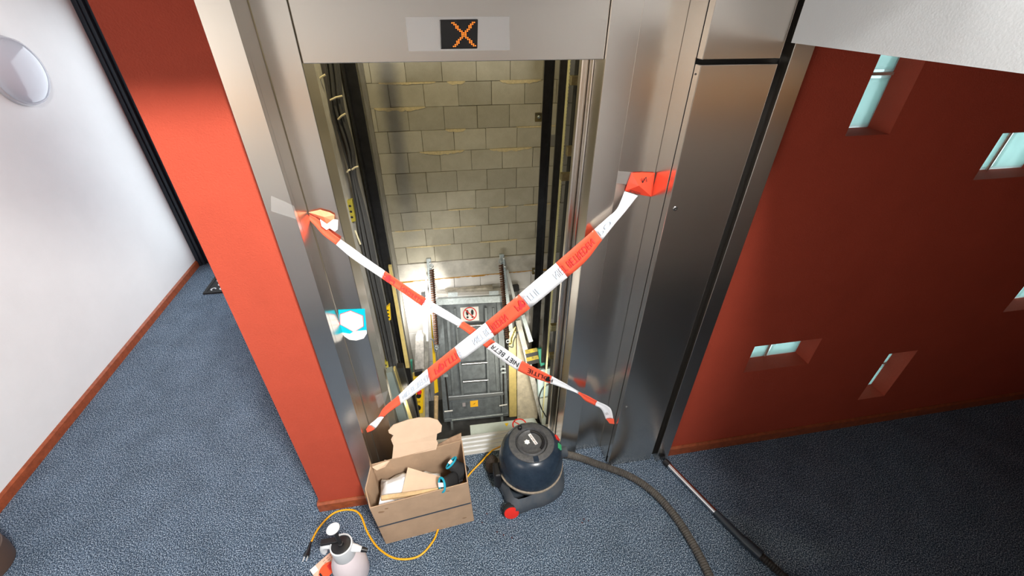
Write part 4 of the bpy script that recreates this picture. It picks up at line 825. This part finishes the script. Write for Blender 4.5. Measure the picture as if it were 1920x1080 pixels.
b = B(); P = [SP+Vector((-.018, .02, .286)), SP+Vector((-.075, .036, .288))]; b.box((SP.x-.088, SP.y+.008, .278), (SP.x-.012, SP.y+.034, .294)); b.build('trigger', BLACK, sp, bevel=.004)
b = B(); P = catmull([SP+Vector((-.04, .01, .262)), SP+Vector((-.075, .015, .265)), SP+Vector((-.088, .016, .245)), SP+Vector((-.088, .016, .215))], 5); b.tube(P, .013, 10); b.build('handle', mat('sprayer_grey', (0,0,0)), sp, smooth=True)
lf = thing('card_leaflet', (-.72, -.28, .0), 'orange and red printed card lying under the spray bottle', 'card')
P0 = Vector((-.776, -.284, .003)); dl = Vector((.777, .629, 0)); dw = Vector((.629, -.777, 0))
def card(nm, u0, u1, v0, v1, z, m, par):
    b = B(); o = Vector((0, 0, z)); b.prism([P0+dl*u0+dw*v0+o, P0+dl*u1+dw*v0+o, P0+dl*u1+dw*v1+o, P0+dl*u0+dw*v1+o], (0, 0, .0008)); return b.build(nm, m, par)
card('card', 0, .20, 0, .085, 0, mat('card_peach', (.80, .50, .36), .6), lf)
card('white_strip', .001, .028, .0, .03, .0009, PRINTW, lf)
b = B(); c = P0+dl*.055+dw*.07+Vector((0, 0, .0012)); b.add([c+(dl*math.cos(t*.2618)+dw*math.sin(t*.2618))*.042 for t in range(10, 27)], [tuple(range(17))]); b.build('red_circle', mat('card_red', (.85, .10, .03), .5), lf, solid=.0004)
card('red_block', .062, .085, .045, .072, .0016, PRINTR, lf); card('black_mark', .02, .028, .05, .07, .0016, PRINTK, lf)
b = B(); 
for k in range(5): 
    for j in range(3): b.prism([P0+dl*(.06+k*.018)+dw*(.012+j*.012)+Vector((0,0,.0009)), P0+dl*(.071+k*.018)+dw*(.012+j*.012)+Vector((0,0,.0009)), P0+dl*(.071+k*.018)+dw*(.015+j*.012)+Vector((0,0,.0009)), P0+dl*(.06+k*.018)+dw*(.015+j*.012)+Vector((0,0,.0009))], (0, 0, .0003))
b.build('fine_print', mat('brown_print', (.35, .15, .1), .6), lf)
# plant pot at the lower left
PT = Vector((-2.30, -.03, 0)); pp = thing('potted_plant', PT, 'brown round plant pot with dark leaves by the white wall', 'potted plant')
b = B(); b.lathe(PT, [(.105, 0), (.122, .01), (.130, .06), (.132, .13), (.128, .135), (.122, .13), (.118, .09), (.001, .085)], 40); b.build('pot', mat('brown_ceramic', (.10, .062, .045), .5), pp, smooth=True)
for k in range(9):
    t = k*.7+.2; b = B(); d = Vector((math.cos(t), math.sin(t), 0)); s = Vector((-d.y, d.x, 0)); rows = []
    for i in range(7): f = i/6; p = PT+Vector((0, 0, .09))+d*(.02+.12*f)+Vector((0, 0, .22*f-.14*f*f)); wd = .032*math.sin(math.pi*min(.97, f+.05)); rows.append([p-s*wd+Vector((0,0,.006)), p, p+s*wd+Vector((0,0,.006))])
    b.grid(rows); b.build('leaf', mat('dark_leaf', (.012, .05, .015), .4), pp, smooth=True, solid=.001)
# door mat in the corridor
dm = thing('door_mat', (-1.9, 2.4, 0), 'black doormat with white scroll pattern in the corridor', 'doormat')
b = B(); b.box((-2.20, 2.245, 0.0005), (-1.45, 2.75, .008)); b.box((-2.20, 2.245, .008), (-1.45, 2.27, .014)); b.box((-2.20, 2.725, .008), (-1.45, 2.75, .014)); b.box((-2.20, 2.27, .008), (-2.175, 2.725, .014)); b.build('mat_base', BLACKRUB, dm)
b = B()
for i in range(9):
    for j in range(6):
        c0 = Vector((-2.135+i*.075+(.037 if j % 2 else 0), 2.31+j*.075, .009)); r0 = .024
        b.grid([[c0+Vector((math.cos(k*.45+i), math.sin(k*.45+i), 0))*r for k in range(11)] for r in (r0, r0*.55)])
b.build('scroll_pattern', mat('mat_white', (.6, .62, .64), .8), dm, solid=.002)
# wall lamp: round white dome
LC = Vector((XL, 1.965, 1.865)); wl = thing('wall_lamp', LC, 'round white dome lamp on the white wall', 'lamp')
b = B(); b.lathe(LC, [(.185, .001), (.190, .004), (.190, .022), (.184, .026)], 48, (1, 0, 0)); b.build('base_ring', mat('lamp_ring', (.55, .56, .60), .4), wl, smooth=True)
b = B(); b.lathe(LC, [(.182, .024), (.184, .04), (.178, .056), (.155, .076), (.115, .092), (.06, .101), (.001, .104)], 48, (1, 0, 0)); b.build('dome', mat('opal_plastic', (.55, .58, .66), .12, coat=.3), wl, smooth=True)
# dark red spots on the carpet
b = B()
for (x, y) in ((.03, -.13), (.06, -.20), (.09, -.16), (.16, -.28), (.59, -.275), (.61, -.285), (.575, -.29), (.13, -.26), (.20, -.30)):
    r = random.uniform(.003, .006); b.add([(x+r*math.cos(k)*random.uniform(.6, 1.3), y+r*math.sin(k)*random.uniform(.6, 1.3), .0012) for k in range(6)], [tuple(range(6))])
o = b.build('red_stains', mat('stain_red', (.05, .004, .006), .6)); o['kind'] = 'stuff'; tag(o, 'small dark red drips on the carpet around the vacuum cleaner', 'stain')
